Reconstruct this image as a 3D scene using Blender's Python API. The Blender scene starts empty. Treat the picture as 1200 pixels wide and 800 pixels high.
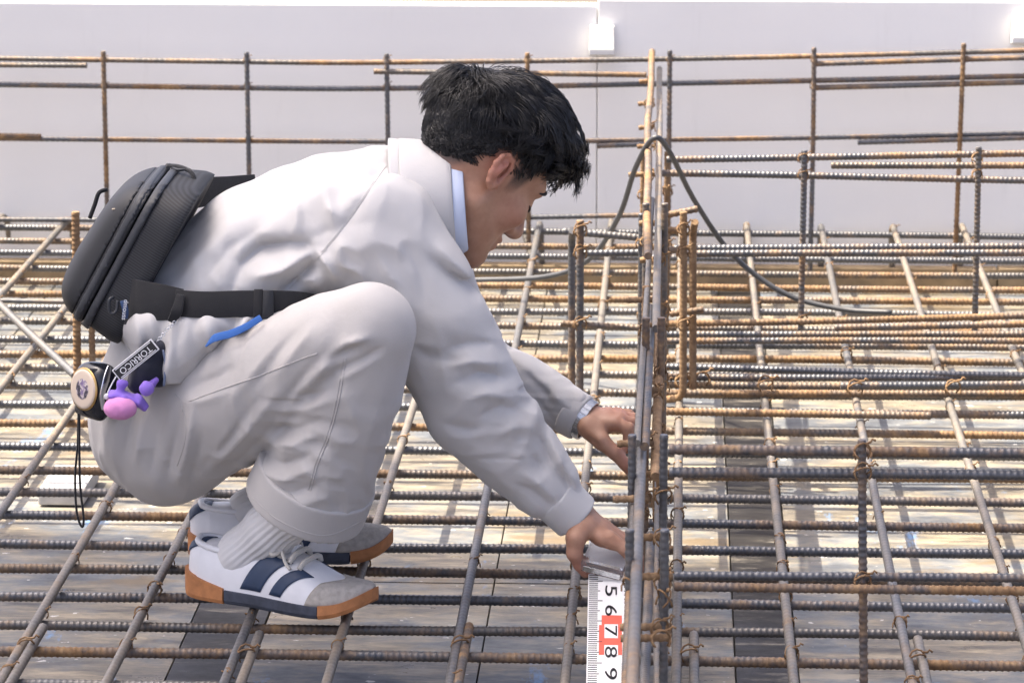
import bpy, math, random
import numpy as np
from mathutils import Vector, Matrix, Euler

random.seed(7)
rng = np.random.default_rng(11)
SC = bpy.context.scene
COL = SC.collection

# ------------------------------------------------------------------ camera
F_PX, W_PX, H_PX = 4400.0, 1200.0, 800.0
PITCH, YAW, CAM_H = math.radians(12.08), math.radians(2.545), 1.5
cam_data = bpy.data.cameras.new('camera')
cam_data.sensor_width = 36.0
cam_data.lens = 36.0 * F_PX / W_PX
cam_data.clip_start, cam_data.clip_end = 0.1, 3000.0
cam_data.dof.use_dof = True
cam_data.dof.focus_distance = 5.4
cam_data.dof.aperture_fstop = 15.0
cam = bpy.data.objects.new('camera', cam_data)
cam.location = (0, 0, CAM_H)
cam.rotation_euler = (math.pi / 2 - PITCH, 0, YAW)
COL.objects.link(cam)
SC.camera = cam
CAM_R = Euler((math.pi / 2 - PITCH, 0, YAW)).to_matrix()

# ------------------------------------------------------------------ sky, sun, exposure
SUN_EL, SUN_BEHIND = math.radians(63), math.radians(9)      # sun stands to the left, slightly beyond the white wall
sun_from = Vector((-math.cos(SUN_EL) * math.cos(SUN_BEHIND), math.cos(SUN_EL) * math.sin(SUN_BEHIND), math.sin(SUN_EL)))
world = bpy.data.worlds.new('World')
SC.world = world
world.use_nodes = True
wn = world.node_tree.nodes
sky_node = wn.new('ShaderNodeTexSky')
sky_node.sky_type = 'NISHITA'
sky_node.sun_disc = False
sky_node.sun_elevation = SUN_EL
sky_node.sun_rotation = math.atan2(sun_from.x, sun_from.y)
sky_node.air_density, sky_node.dust_density, sky_node.ozone_density = 0.20, 3.6, 0.0
wn['Background'].inputs['Strength'].default_value = 0.15
world.node_tree.links.new(sky_node.outputs[0], wn['Background'].inputs['Color'])
sun_data = bpy.data.lights.new('sun', 'SUN')
sun_data.energy = 2.9
sun_data.angle = math.radians(0.6)
sun_data.color = (1.0, 0.88, 0.70)
sun = bpy.data.objects.new('sun', sun_data)
sun.rotation_euler = sun_from.to_track_quat('Z', 'Y').to_euler()
sun.location = sun_from * 30
COL.objects.link(sun)
SC.view_settings.view_transform = 'Standard'
SC.view_settings.look = 'None'
SC.view_settings.exposure = 2.34
SC.view_settings.gamma = 1.0

# ------------------------------------------------------------------ helpers
def ray(px, py):
    return CAM_R @ Vector(((px - W_PX / 2) / F_PX, -(py - H_PX / 2) / F_PX, -1.0))

def atY(px, py, Y):
    d = ray(px, py); t = Y / d.y
    return Vector((d.x * t, Y, CAM_H + d.z * t))

def atZ(px, py, Z):
    d = ray(px, py); t = (Z - CAM_H) / d.z
    return Vector((d.x * t, d.y * t, Z))

def tag(o, label=None, cat=None, group=None, kind=None):
    if label: o['label'] = label
    if cat: o['category'] = cat
    if group: o['group'] = group
    if kind: o['kind'] = kind
    return o

def adopt(o, parent):
    """everything is modelled where it stands, so a child keeps its place under its parent"""
    o.parent = parent
    o.matrix_parent_inverse = parent.matrix_basis.inverted()
    return o

def empty(name, loc=(0, 0, 0)):
    o = bpy.data.objects.new(name, None)
    o.empty_display_size = 0.05
    o.location = loc
    COL.objects.link(o)
    return o

def link(name, me, mat=None, parent=None, M=None):
    if mat is not None and not me.materials:
        me.materials.append(mat)
    o = bpy.data.objects.new(name, me)
    COL.objects.link(o)
    if M is not None: o.matrix_basis = M
    if parent is not None: adopt(o, parent)
    return o

def mesh_np(name, V, Fq, smooth=True):
    me = bpy.data.meshes.new(name)
    V = np.asarray(V, dtype=np.float32); n = len(Fq)
    Fq = np.asarray(Fq, dtype=np.int32); k = Fq.shape[1]
    me.vertices.add(len(V)); me.vertices.foreach_set('co', V.ravel())
    me.loops.add(n * k); me.loops.foreach_set('vertex_index', Fq.ravel())
    me.polygons.add(n)
    me.polygons.foreach_set('loop_start', np.arange(0, n * k, k, dtype=np.int32))
    me.polygons.foreach_set('loop_total', np.full(n, k, dtype=np.int32))
    me.polygons.foreach_set('use_smooth', np.full(n, smooth, dtype=bool))
    me.update(calc_edges=True); me.validate()
    return me

def mesh_py(name, V, Fc, smooth=False):
    me = bpy.data.meshes.new(name)
    me.from_pydata([tuple(v) for v in V], [], Fc)
    me.polygons.foreach_set('use_smooth', [smooth] * len(me.polygons))
    me.update()
    return me

def box_mesh(name, lo, hi, bev=0.0):
    import bmesh
    bm = bmesh.new()
    bmesh.ops.create_cube(bm, size=1.0)
    lo, hi = Vector(lo), Vector(hi)
    for v in bm.verts:
        v.co = Vector([lo[i] + (v.co[i] + 0.5) * (hi[i] - lo[i]) for i in range(3)])
    if bev > 0:
        bmesh.ops.bevel(bm, geom=bm.edges[:] , offset=bev, segments=2, affect='EDGES', profile=0.6)
    me = bpy.data.meshes.new(name); bm.to_mesh(me); bm.free()
    return me

def catmull(pts, n):
    P = np.array([list(p) for p in pts], float)
    P = np.vstack([2 * P[0] - P[1], P, 2 * P[-1] - P[-2]])
    out = []
    for i in range(1, len(P) - 2):
        for j in range(n):
            t = j / n
            out.append(0.5 * ((2 * P[i]) + (-P[i-1] + P[i+1]) * t + (2*P[i-1] - 5*P[i] + 4*P[i+1] - P[i+2]) * t*t + (-P[i-1] + 3*P[i] - 3*P[i+1] + P[i+2]) * t**3))
    out.append(P[-2])
    return np.array(out)

def tube_np(path, radii, sides=8, flat=None):
    """verts, quads (+ end caps as quads fans) of a tube along path"""
    P = np.asarray(path, float); n = len(P)
    R = np.broadcast_to(np.asarray(radii, float), (n,))
    T = np.gradient(P, axis=0); T /= np.linalg.norm(T, axis=1)[:, None] + 1e-12
    ref = np.array([0, 0, 1.0]) if abs(T[0][2]) < 0.9 else np.array([1.0, 0, 0])
    N = np.zeros_like(P); v = ref - T[0] * ref.dot(T[0]); N[0] = v / np.linalg.norm(v)
    for i in range(1, n):
        v = N[i-1] - T[i] * N[i-1].dot(T[i]); N[i] = v / (np.linalg.norm(v) + 1e-12)
    B = np.cross(T, N)
    a = np.arange(sides) * 2 * np.pi / sides
    ca, sa = np.cos(a), np.sin(a)
    fl = 1.0 if flat is None else flat
    V = P[:, None, :] + R[:, None, None] * (N[:, None, :] * ca[None, :, None] + fl * B[:, None, :] * sa[None, :, None])
    V = V.reshape(-1, 3)
    i = np.arange(n - 1)[:, None] * sides; j = np.arange(sides)[None, :]; j2 = (j + 1) % sides
    Q = np.stack([i + j, i + j2, i + sides + j2, i + sides + j], -1).reshape(-1, 4)
    c0, c1 = len(V), len(V) + 1
    V = np.vstack([V, P[:1], P[-1:]])
    jj = np.arange(sides); 
    k0 = np.stack([np.full(sides, c0), (jj + 1) % sides, jj, jj], -1)
    b = (n - 1) * sides
    k1 = np.stack([np.full(sides, c1), b + jj, b + (jj + 1) % sides, b + (jj + 1) % sides], -1)
    return V, Q, np.vstack([k0[:, :3], k1[:, :3]])

def tube_mesh(name, path, radii, sides=8, flat=None):
    V, Q, Tr = tube_np(path, radii, sides, flat)
    me = bpy.data.meshes.new(name)
    me.from_pydata(V.tolist(), [], Q.tolist() + Tr.tolist())
    me.polygons.foreach_set('use_smooth', [True] * len(Q) + [False] * len(Tr)); me.update()
    return me

# ------------------------------------------------------------------ node materials
def new_mat(name):
    m = bpy.data.materials.new(name); m.use_nodes = True
    nt = m.node_tree
    return m, nt, nt.nodes['Principled BSDF']

def nd(nt, typ, **kw):
    n = nt.nodes.new(typ)
    for k, v in kw.items():
        if k.startswith('i_'):
            n.inputs[k[2:].replace('_', ' ')].default_value = v
        else:
            setattr(n, k, v)
    return n

def ramp(nt, fac, stops):
    r = nt.nodes.new('ShaderNodeValToRGB')
    el = r.color_ramp.elements
    while len(el) < len(stops): el.new(0.5)
    for e, (p, c) in zip(el, stops):
        e.position = p; e.color = (c[0], c[1], c[2], 1) if len(c) == 3 else c
    nt.links.new(fac, r.inputs[0])
    return r

def noise(nt, vec, scale, detail=4, rough=0.55):
    n = nt.nodes.new('ShaderNodeTexNoise')
    n.inputs['Scale'].default_value = scale; n.inputs['Detail'].default_value = detail; n.inputs['Roughness'].default_value = rough
    if vec is not None: nt.links.new(vec, n.inputs['Vector'])
    return n

def mapping(nt, src, scale=(1, 1, 1), rot=(0, 0, 0), loc=(0, 0, 0)):
    m = nt.nodes.new('ShaderNodeMapping')
    m.inputs['Scale'].default_value = scale; m.inputs['Rotation'].default_value = rot; m.inputs['Location'].default_value = loc
    nt.links.new(src, m.inputs['Vector'])
    return m

def mix(nt, fac, a, b, blend='MIX'):
    m = nt.nodes.new('ShaderNodeMix'); m.data_type = 'RGBA'; m.blend_type = blend
    for sock, val in ((m.inputs['Factor'], fac), (m.inputs['A'], a), (m.inputs['B'], b)):
        if isinstance(val, (int, float)): sock.default_value = val
        elif isinstance(val, tuple): sock.default_value = (*val, 1) if len(val) == 3 else val
        else: nt.links.new(val, sock)
    return m.outputs['Result']

def vmath(nt, op, a, b):
    m = nt.nodes.new('ShaderNodeMath'); m.operation = op
    for s, v in zip(m.inputs, (a, b)):
        if isinstance(v, (int, float)): s.default_value = v
        else: nt.links.new(v, s)
    return m.outputs[0]

def bump(nt, p, height, strength=0.3, dist=0.002):
    b = nt.nodes.new('ShaderNodeBump')
    b.inputs['Strength'].default_value = strength; b.inputs['Distance'].default_value = dist
    nt.links.new(height, b.inputs['Height']); nt.links.new(b.outputs[0], p.inputs['Normal'])

def plain(name, col, rough=0.6, metal=0.0, var=0.12, scale=60, bs=0.15):
    m, nt, p = new_mat(name)
    tc = nt.nodes.new('ShaderNodeTexCoord')
    n = noise(nt, tc.outputs['Object'], scale, 5)
    lo = tuple(c * (1 - var) for c in col); hi = tuple(min(1, c * (1 + var)) for c in col)
    r = ramp(nt, n.outputs[0], [(0.3, lo), (0.7, hi)])
    nt.links.new(r.outputs[0], p.inputs['Base Color'])
    p.inputs['Roughness'].default_value = rough; p.inputs['Metallic'].default_value = metal
    if bs: bump(nt, p, n.outputs[0], bs, 0.001)
    return m

def rebar_mat(name, grey, rust_lo, rust_hi, dust=0.0, metal=0.55, rough=0.42):
    """mill-scale steel with rust patches; each bar gets its own amount from its random value"""
    m, nt, p = new_mat(name)
    tc = nt.nodes.new('ShaderNodeTexCoord'); oi = nt.nodes.new('ShaderNodeObjectInfo')
    off = nt.nodes.new('ShaderNodeVectorMath'); off.operation = 'ADD'
    comb = nt.nodes.new('ShaderNodeCombineXYZ')
    k = vmath(nt, 'MULTIPLY', oi.outputs['Random'], 97.0)
    for s in comb.inputs: nt.links.new(k, s)
    nt.links.new(tc.outputs['Object'], off.inputs[0]); nt.links.new(comb.outputs[0], off.inputs[1])
    big = noise(nt, off.outputs[0], 3.2, 3); fine = noise(nt, off.outputs[0], 55, 6, 0.7)
    mid = noise(nt, off.outputs[0], 13, 4, 0.6)
    s = vmath(nt, 'ADD', vmath(nt, 'MULTIPLY', big.outputs[0], 0.42), vmath(nt, 'MULTIPLY', fine.outputs[0], 0.26))
    s = vmath(nt, 'ADD', s, vmath(nt, 'MULTIPLY', mid.outputs[0], 0.32))
    s = vmath(nt, 'ADD', s, vmath(nt, 'MULTIPLY', vmath(nt, 'SUBTRACT', oi.outputs['Random'], 0.5), 0.11))
    fac = ramp(nt, s, [(rust_lo, (0, 0, 0)), (rust_hi, (1, 1, 1))])
    gcol = ramp(nt, fine.outputs[0], [(0.25, tuple(c * 0.62 for c in grey)), (0.75, tuple(c * 1.3 for c in grey))])
    rcol = ramp(nt, fine.outputs[0], [(0.25, (0.085, 0.046, 0.022)), (0.5, (0.195, 0.112, 0.052)), (0.72, (0.31, 0.205, 0.108))])
    c = mix(nt, fac.outputs[0], gcol.outputs[0], rcol.outputs[0])
    if dust > 0:
        dn = noise(nt, off.outputs[0], 11, 5, 0.65)
        dr = ramp(nt, dn.outputs[0], [(0.35, (0, 0, 0)), (0.65, (dust, dust, dust))])
        c = mix(nt, dr.outputs[0], c, (0.25, 0.205, 0.155))
    nt.links.new(c, p.inputs['Base Color'])
    inv = vmath(nt, 'SUBTRACT', 1.0, fac.outputs[0])
    nt.links.new(vmath(nt, 'MULTIPLY', inv, metal * (1 - 0.6 * dust)), p.inputs['Metallic'])
    nt.links.new(vmath(nt, 'ADD', vmath(nt, 'MULTIPLY', fac.outputs[0], 0.4), rough + 0.15 * dust), p.inputs['Roughness'])
    bump(nt, p, fine.outputs[0], 0.35, 0.001)
    return m

M_BAR = rebar_mat('rebar_steel', (0.115, 0.118, 0.127), 0.49, 0.62)
M_BARR = rebar_mat('rebar_rusty', (0.125, 0.118, 0.112), 0.43, 0.57)
M_BARD = rebar_mat('rebar_dusty', (0.13, 0.128, 0.125), 0.53, 0.70, dust=0.7)
M_RUST = rebar_mat('rebar_heavy_rust', (0.2, 0.15, 0.1), 0.25, 0.42, dust=0.25)
M_BARG = rebar_mat('rebar_grey', (0.115, 0.12, 0.13), 0.53, 0.70, dust=0.35)
M_TIE = rebar_mat('tie_wire_rust', (0.2, 0.12, 0.07), 0.2, 0.4)

def fabric(name, col, var=0.06, weave=1500, bs=0.25, rough=0.85, blotch=None):
    m, nt, p = new_mat(name)
    tc = nt.nodes.new('ShaderNodeTexCoord')
    big = noise(nt, tc.outputs['Object'], 7, 4)
    fine = noise(nt, tc.outputs['Object'], weave, 2)
    lo = tuple(c * (1 - var) for c in col); hi = tuple(min(1, c * (1 + var)) for c in col)
    c = ramp(nt, big.outputs[0], [(0.3, lo), (0.7, hi)]).outputs[0]
    if blotch:
        st = noise(nt, tc.outputs['Object'], 17, 7, 0.72)
        f = ramp(nt, st.outputs[0], [(0.62, (0, 0, 0)), (0.8, (0.5, 0.5, 0.5))])
        c = mix(nt, f.outputs[0], c, blotch)
    nt.links.new(c, p.inputs['Base Color'])
    p.inputs['Roughness'].default_value = rough
    p.inputs['Sheen Weight'].default_value = 0.15
    mid = noise(nt, tc.outputs['Object'], 70, 6, 0.62)
    h = vmath(nt, 'ADD', vmath(nt, 'MULTIPLY', fine.outputs[0], 0.35), mid.outputs[0])
    bump(nt, p, h, bs, 0.002)
    return m
# ------------------------------------------------------------------ implicit-surface modelling for soft shapes
def smin(a, b, k):
    h = np.clip(0.5 + 0.5 * (b - a) / k, 0, 1)
    return b + (a - b) * h - k * h * (1 - h)

def vv(p): return np.array([float(p[0]), float(p[1]), float(p[2])])

class Field:
    def __init__(s, lo, hi, h):
        s.lo = np.array(lo, float); s.h = h
        s.n = np.ceil((np.array(hi, float) - s.lo) / h).astype(int) + 1
        s.F = np.full(s.n, 0.5, np.float32)
        s.ax = [(s.lo[i] + h * np.arange(s.n[i])).astype(np.float32) for i in range(3)]
    def reg(s, lo, hi):
        a = np.clip(np.floor((np.array(lo) - s.lo) / s.h).astype(int), 0, s.n)
        b = np.clip(np.ceil((np.array(hi) - s.lo) / s.h).astype(int) + 1, 0, s.n)
        sl = tuple(slice(a[i], b[i]) for i in range(3))
        return sl, s.ax[0][sl[0]][:, None, None], s.ax[1][sl[1]][None, :, None], s.ax[2][sl[2]][None, None, :]
    def cap(s, p0, p1, r0, r1, k=0.01, b0=None, b1=None, bd=(0, 1, 0), op='add'):
        """tapered capsule; b0/b1 = half width along bd (elliptical section)"""
        p0, p1 = vv(p0), vv(p1)
        b0 = r0 if b0 is None else b0; b1 = r1 if b1 is None else b1
        m = max(r0, r1, b0, b1) + k + 3 * s.h
        sl, X, Y, Z = s.reg(np.minimum(p0, p1) - m, np.maximum(p0, p1) + m)
        if 0 in s.F[sl].shape: return
        d = p1 - p0; L2 = float(d @ d) + 1e-12
        x, y, z = X - np.float32(p0[0]), Y - np.float32(p0[1]), Z - np.float32(p0[2])
        t = np.clip((x * d[0] + y * d[1] + z * d[2]) / L2, 0, 1)
        qx, qy, qz = x - t * d[0], y - t * d[1], z - t * d[2]
        q2 = qx * qx + qy * qy + qz * qz
        a = r0 + t * (r1 - r0)
        if b0 == r0 and b1 == r1:
            D = np.sqrt(q2) - a
        else:
            w = vv(bd); dn = d / math.sqrt(L2); w = w - dn * (w @ dn); w /= np.linalg.norm(w)
            b = b0 + t * (b1 - b0)
            qb = qx * w[0] + qy * w[1] + qz * w[2]
            D = (np.sqrt(np.maximum(q2 - qb * qb, 0) / (a * a) + qb * qb / (b * b)) - 1) * np.minimum(a, b)
        s.put(sl, D, k, op)
    def put(s, sl, D, k, op='add'):
        D = D.astype(np.float32)
        if op == 'add': s.F[sl] = smin(s.F[sl], D, k)
        else: s.F[sl] = -smin(-s.F[sl], D, k)
    def chain(s, nodes, k=0.01, kj=0.004, bd=(0, 1, 0)):
        """limb: nodes (point, r) or (point, r, b); its own joints stay true to size, only the whole limb is blended in"""
        m = max(max(n[1:]) for n in nodes) + k + 3 * s.h
        P = np.array([vv(n[0]) for n in nodes])
        sl, X, Y, Z = s.reg(P.min(0) - m, P.max(0) + m)
        if 0 in s.F[sl].shape: return
        sub = Field.__new__(Field)
        sub.lo = s.lo + s.h * np.array([q.start for q in sl]); sub.h = s.h; sub.n = np.array(s.F[sl].shape)
        sub.F = np.full(sub.n, 0.5, np.float32); sub.ax = [s.ax[i][sl[i]] for i in range(3)]
        for n0, n1 in zip(nodes[:-1], nodes[1:]):
            sub.cap(n0[0], n1[0], n0[1], n1[1], kj, n0[2] if len(n0) > 2 else None, n1[2] if len(n1) > 2 else None, bd)
        s.F[sl] = smin(s.F[sl], sub.F, k)
    def ell(s, c, r, R=None, k=0.01, op='add'):
        """ellipsoid; R rows = its axes"""
        c = vv(c); r = np.array(r, float); R = np.eye(3) if R is None else np.array(R)
        ext = np.abs(R.T * r[None, :]).sum(1) if False else np.full(3, r.max())
        m = ext + k + 3 * s.h
        sl, X, Y, Z = s.reg(c - m, c + m)
        if 0 in s.F[sl].shape: return
        x, y, z = X - np.float32(c[0]), Y - np.float32(c[1]), Z - np.float32(c[2])
        q = [(x * R[i][0] + y * R[i][1] + z * R[i][2]) / r[i] for i in range(3)]
        k0 = np.sqrt(q[0]**2 + q[1]**2 + q[2]**2)
        k1 = np.sqrt((q[0] / r[0])**2 + (q[1] / r[1])**2 + (q[2] / r[2])**2)
        D = k0 * (k0 - 1) / np.maximum(k1, 1e-6)
        s.put(sl, D, k, op)
    def cut(s, p, n, k=0.002):
        """keep the side the normal points away from"""
        p, n = vv(p), vv(n); n /= np.linalg.norm(n)
        X, Y, Z = s.ax[0][:, None, None], s.ax[1][None, :, None], s.ax[2][None, None, :]
        D = ((X - p[0]) * n[0] + (Y - p[1]) * n[1] + (Z - p[2]) * n[2]).astype(np.float32)
        s.F = -smin(-s.F, -D, k)
    def crease(s, pts, amp, w, near=None):
        """fold seen from the side: pts are world points (x, z used); amp > 0 valley, < 0 ridge; near = only where y < near"""
        P = np.array([[p[0], p[2]] for p in pts]); m = 3 * w
        lo = [P[:, 0].min() - m, s.lo[1], P[:, 1].min() - m]; hi = [P[:, 0].max() + m, near if near is not None else s.ax[1][-1], P[:, 1].max() + m]
        sl, X, Y, Z = s.reg(lo, hi)
        best = None; L = 0; segs = [np.linalg.norm(b - a) for a, b in zip(P[:-1], P[1:])]; tot = sum(segs)
        X2, Z2 = X[:, 0, :], Z[:, 0, :]
        for (a, b), sg in zip(zip(P[:-1], P[1:]), segs):
            d = b - a; t = np.clip(((X2 - a[0]) * d[0] + (Z2 - a[1]) * d[1]) / (d @ d), 0, 1)
            dist = np.hypot(X2 - a[0] - t * d[0], Z2 - a[1] - t * d[1])
            u = (L + t * sg) / tot; taper = np.sin(np.pi * np.clip(u * 0.9 + 0.05, 0, 1)) ** 0.7
            val = amp * taper * np.exp(-1.25 * (np.sqrt(dist ** 2 + .0025 ** 2) - .0025) / w)
            best = val if best is None else np.where(np.abs(val) > np.abs(best), val, best); L += sg
        s.F[sl] += best[:, None, :].astype(np.float32)
    def wobble(s, amp, freq, seed):
        r = np.random.default_rng(seed)
        X, Y, Z = s.ax[0][:, None, None], s.ax[1][None, :, None], s.ax[2][None, None, :]
        for i in range(5):
            w = r.normal(size=3) * freq * (0.6 + 0.35 * i); ph = r.uniform(0, 6.28)
            s.F += (amp / (1 + 0.5 * i) * np.sin(X * w[0] + Y * w[1] + Z * w[2] + ph)).astype(np.float32)
    def wrinkle(s, amp, freq, seed, lo=None, hi=None, band=0.02):
        """irregular cloth creases: ridged lattice noise, stretched per axis by freq, applied near the surface only"""
        r = np.random.default_rng(seed); T = r.uniform(-1, 1, (32, 32, 32)).astype(np.float32)
        ang = r.normal(size=(3, 3)) * 0.12 + np.eye(3)
        sl, X, Y, Z = s.reg(s.lo if lo is None else lo, s.lo + s.h * s.n if hi is None else hi)
        sub = s.F[sl]; I = np.nonzero(np.abs(sub) < band)
        P = np.stack([X[I[0], 0, 0], Y[0, I[1], 0], Z[0, 0, I[2]]], -1).astype(np.float64) @ ang
        def lat(P):
            q = np.floor(P).astype(int); f = P - q; f = f * f * f * (f * (f * 6 - 15) + 10); q &= 31; q1 = (q + 1) & 31
            o = 0
            for a in (0, 1):
                for b in (0, 1):
                    for c in (0, 1):
                        w = (f[:, 0] if a else 1 - f[:, 0]) * (f[:, 1] if b else 1 - f[:, 1]) * (f[:, 2] if c else 1 - f[:, 2])
                        o = o + w * T[(q1 if a else q)[:, 0], (q1 if b else q)[:, 1], (q1 if c else q)[:, 2]]
            return o
        fr = np.array(freq, float)
        w1 = lat(P * fr * 0.45 + 7.3) * 1.1
        n = lat(P * fr + w1[:, None]); n2 = lat(P * fr * 2.1 + 3.7 + w1[:, None])
        mask = np.clip(0.55 + 0.9 * lat(P * 9.0 + 11.0), 0, 1)
        val = (np.abs(n) - 0.22) + 0.45 * (np.abs(n2) - 0.22)
        sub[I] += (amp * val * mask * 2).astype(np.float32)
        s.F[sl] = sub
    def surface(s):
        F = s.F; S = F < 0
        n = np.array(F.shape) - 1
        anyc = np.zeros(n, bool); allc = np.ones(n, bool)
        corners = [(i, j, k) for i in (0, 1) for j in (0, 1) for k in (0, 1)]
        def cs(c): return tuple(slice(c[i], c[i] + n[i]) for i in range(3))
        for c in corners:
            anyc |= S[cs(c)]; allc &= S[cs(c)]
        A = np.argwhere(anyc & ~allc)
        vals = {c: F[A[:, 0] + c[0], A[:, 1] + c[1], A[:, 2] + c[2]] for c in corners}
        acc = np.zeros((len(A), 3)); cnt = np.zeros(len(A))
        for c in corners:
            for ax in range(3):
                if c[ax]: continue
                c2 = list(c); c2[ax] = 1; c2 = tuple(c2)
                v0, v1 = vals[c], vals[c2]; msk = (v0 < 0) != (v1 < 0)
                t = np.where(msk, v0 / np.where(msk, v0 - v1, 1), 0)
                p = np.zeros((len(A), 3)); p[:] = c; p[:, ax] = t
                acc[msk] += p[msk]; cnt[msk] += 1
        V = (A + acc / cnt[:, None]) * s.h + s.lo
        idx = np.full(n, -1, np.int32); idx[A[:, 0], A[:, 1], A[:, 2]] = np.arange(len(A))
        faces = []
        for ax in range(3):
            b, c = (ax + 1) % 3, (ax + 2) % 3
            lo = [slice(None)] * 3; hi = [slice(None)] * 3
            lo[ax] = slice(0, -1); hi[ax] = slice(1, None)
            e = S[tuple(lo)] != S[tuple(hi)]
            E = np.argwhere(e)
            E = E[(E[:, b] > 0) & (E[:, c] > 0) & (E[:, b] < n[b]) & (E[:, c] < n[c])]
            ins = S[E[:, 0], E[:, 1], E[:, 2]]
            def cell(db, dc):
                q = E.copy(); q[:, b] -= db; q[:, c] -= dc
                return idx[q[:, 0], q[:, 1], q[:, 2]]
            q = np.stack([cell(1, 1), cell(0, 1), cell(0, 0), cell(1, 0)], -1)
            q[~ins] = q[~ins][:, ::-1]
            faces.append(q)
        return V, np.vstack(faces)
    def relax(s, V, Q, it=2, lam=0.5):
        e = np.vstack([Q[:, [0, 1]], Q[:, [1, 2]], Q[:, [2, 3]], Q[:, [3, 0]]])
        for _ in range(it):
            acc = np.zeros_like(V); cnt = np.zeros(len(V))
            for i in range(3):
                acc[:, i] = np.bincount(e[:, 0], V[e[:, 1], i], len(V)) + np.bincount(e[:, 1], V[e[:, 0], i], len(V))
            cnt = np.bincount(e[:, 0], minlength=len(V)) + np.bincount(e[:, 1], minlength=len(V))
            V = V + lam * (acc / np.maximum(cnt, 1)[:, None] - V)
        return V
    def mesh(s, name, it=2):
        V, Q = s.surface()
        if it: V = s.relax(V, Q, it)
        return mesh_np(name, V, Q)
# ------------------------------------------------------------------ ground and formwork floor
FLOOR_Z = -0.15
WALL_Y = 8.36

def ground_mat():
    m, nt, p = new_mat('dry_earth')
    tc = nt.nodes.new('ShaderNodeTexCoord')
    n = noise(nt, tc.outputs['Object'], 0.8, 8, 0.65)
    r = ramp(nt, n.outputs[0], [(0.3, (0.06, 0.05, 0.042)), (0.7, (0.13, 0.115, 0.095))])
    nt.links.new(r.outputs[0], p.inputs['Base Color']); p.inputs['Roughness'].default_value = 0.95
    bump(nt, p, n.outputs[0], 0.5, 0.05)
    return m
g = link('ground', mesh_py('ground', [(-400, -200, -0.34), (400, -200, -0.34), (400, 900, -0.34), (-400, 900, -0.34)], [(0, 1, 2, 3)]), ground_mat())
tag(g, kind='structure')

def board_mat(name, dark):
    """film-faced formwork plywood: streaky worn grain across the bars, mud, blue chalk, white specks"""
    m, nt, p = new_mat(name)
    tc = nt.nodes.new('ShaderNodeTexCoord'); P = tc.outputs['Object']
    grain = noise(nt, mapping(nt, P, (2.6, 11, 5)).outputs[0], 3.0, 11, 0.74)
    streak = noise(nt, mapping(nt, P, (3.0, 7.0, 1), loc=(2, 5, 0)).outputs[0], 2.2, 9, 0.72)
    patch = noise(nt, mapping(nt, P, (1, 1.3, 1), loc=(3.1, 0.4, 0)).outputs[0], 4.2, 7, 0.68)
    if dark:
        c = ramp(nt, grain.outputs[0], [(0.44, (0.014, 0.013, 0.013)), (0.55, (0.032, 0.030, 0.028)), (0.62, (0.13, 0.118, 0.10)), (0.74, (0.30, 0.265, 0.21))]).outputs[0]
    else:
        c = ramp(nt, grain.outputs[0], [(0.35, (0.045, 0.043, 0.040)), (0.43, (0.115, 0.106, 0.092)), (0.51, (0.185, 0.162, 0.125)), (0.63, (0.32, 0.275, 0.20))]).outputs[0]
        c2 = ramp(nt, streak.outputs[0], [(0.36, (0.055, 0.066, 0.086)), (0.50, (0.125, 0.14, 0.16)), (0.64, (0.27, 0.25, 0.21))]).outputs[0]
        f = ramp(nt, patch.outputs[0], [(0.44, (0, 0, 0)), (0.56, (0.9, 0.9, 0.9))]).outputs[0]
        c = mix(nt, f, c, c2)
        mud = noise(nt, mapping(nt, P, (1, 1.7, 1), loc=(7.7, 2.2, 0)).outputs[0], 2.1, 6, 0.6)
        mf = ramp(nt, mud.outputs[0], [(0.62, (0, 0, 0)), (0.66, (0.75, 0.75, 0.75))]).outputs[0]
        c = mix(nt, mf, c, (0.165, 0.122, 0.072))
        sp = noise(nt, mapping(nt, P, (1, 1.5, 1), loc=(1.3, 9, 0)).outputs[0], 38, 3, 0.5)
        sf = ramp(nt, sp.outputs[0], [(0.70, (0, 0, 0)), (0.73, (1, 1, 1))]).outputs[0]
        c = mix(nt, sf, c, (0.55, 0.54, 0.52))
        # blue chalk snapped along the grid, patchy
        ch = noise(nt, mapping(nt, P, (3.3, 1.1, 1), loc=(4.4, 1.9, 0)).outputs[0], 3.0, 6, 0.75)
        cf = ramp(nt, ch.outputs[0], [(0.62, (0, 0, 0)), (0.70, (0.7, 0.7, 0.7))]).outputs[0]
        c = mix(nt, cf, c, (0.13, 0.27, 0.50))
    nt.links.new(c, p.inputs['Base Color'])
    rr = ramp(nt, patch.outputs[0], [(0.35, (0.26, 0.26, 0.26)), (0.65, (0.55, 0.55, 0.55))]).outputs[0]
    nt.links.new(rr, p.inputs['Roughness'])
    p.inputs['Specular IOR Level'].default_value = 0.22
    bump(nt, p, grain.outputs[0], 0.25, 0.002)
    return m
M_BOARD, M_BOARD_D = board_mat('worn_plywood', False), board_mat('weathered_dark_plywood', True)
floor = tag(empty('formwork_floor', (0, 6, FLOOR_Z)), kind='structure')
def xf(px):     # world x of a floor point seen at the bottom edge of the picture
    return atZ(px, 790, FLOOR_Z).x
edges = [-3.2, -2.3, -1.4, xf(196), xf(288), xf(560), xf(862), xf(936), 0.9, 1.8, 2.7]
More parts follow.
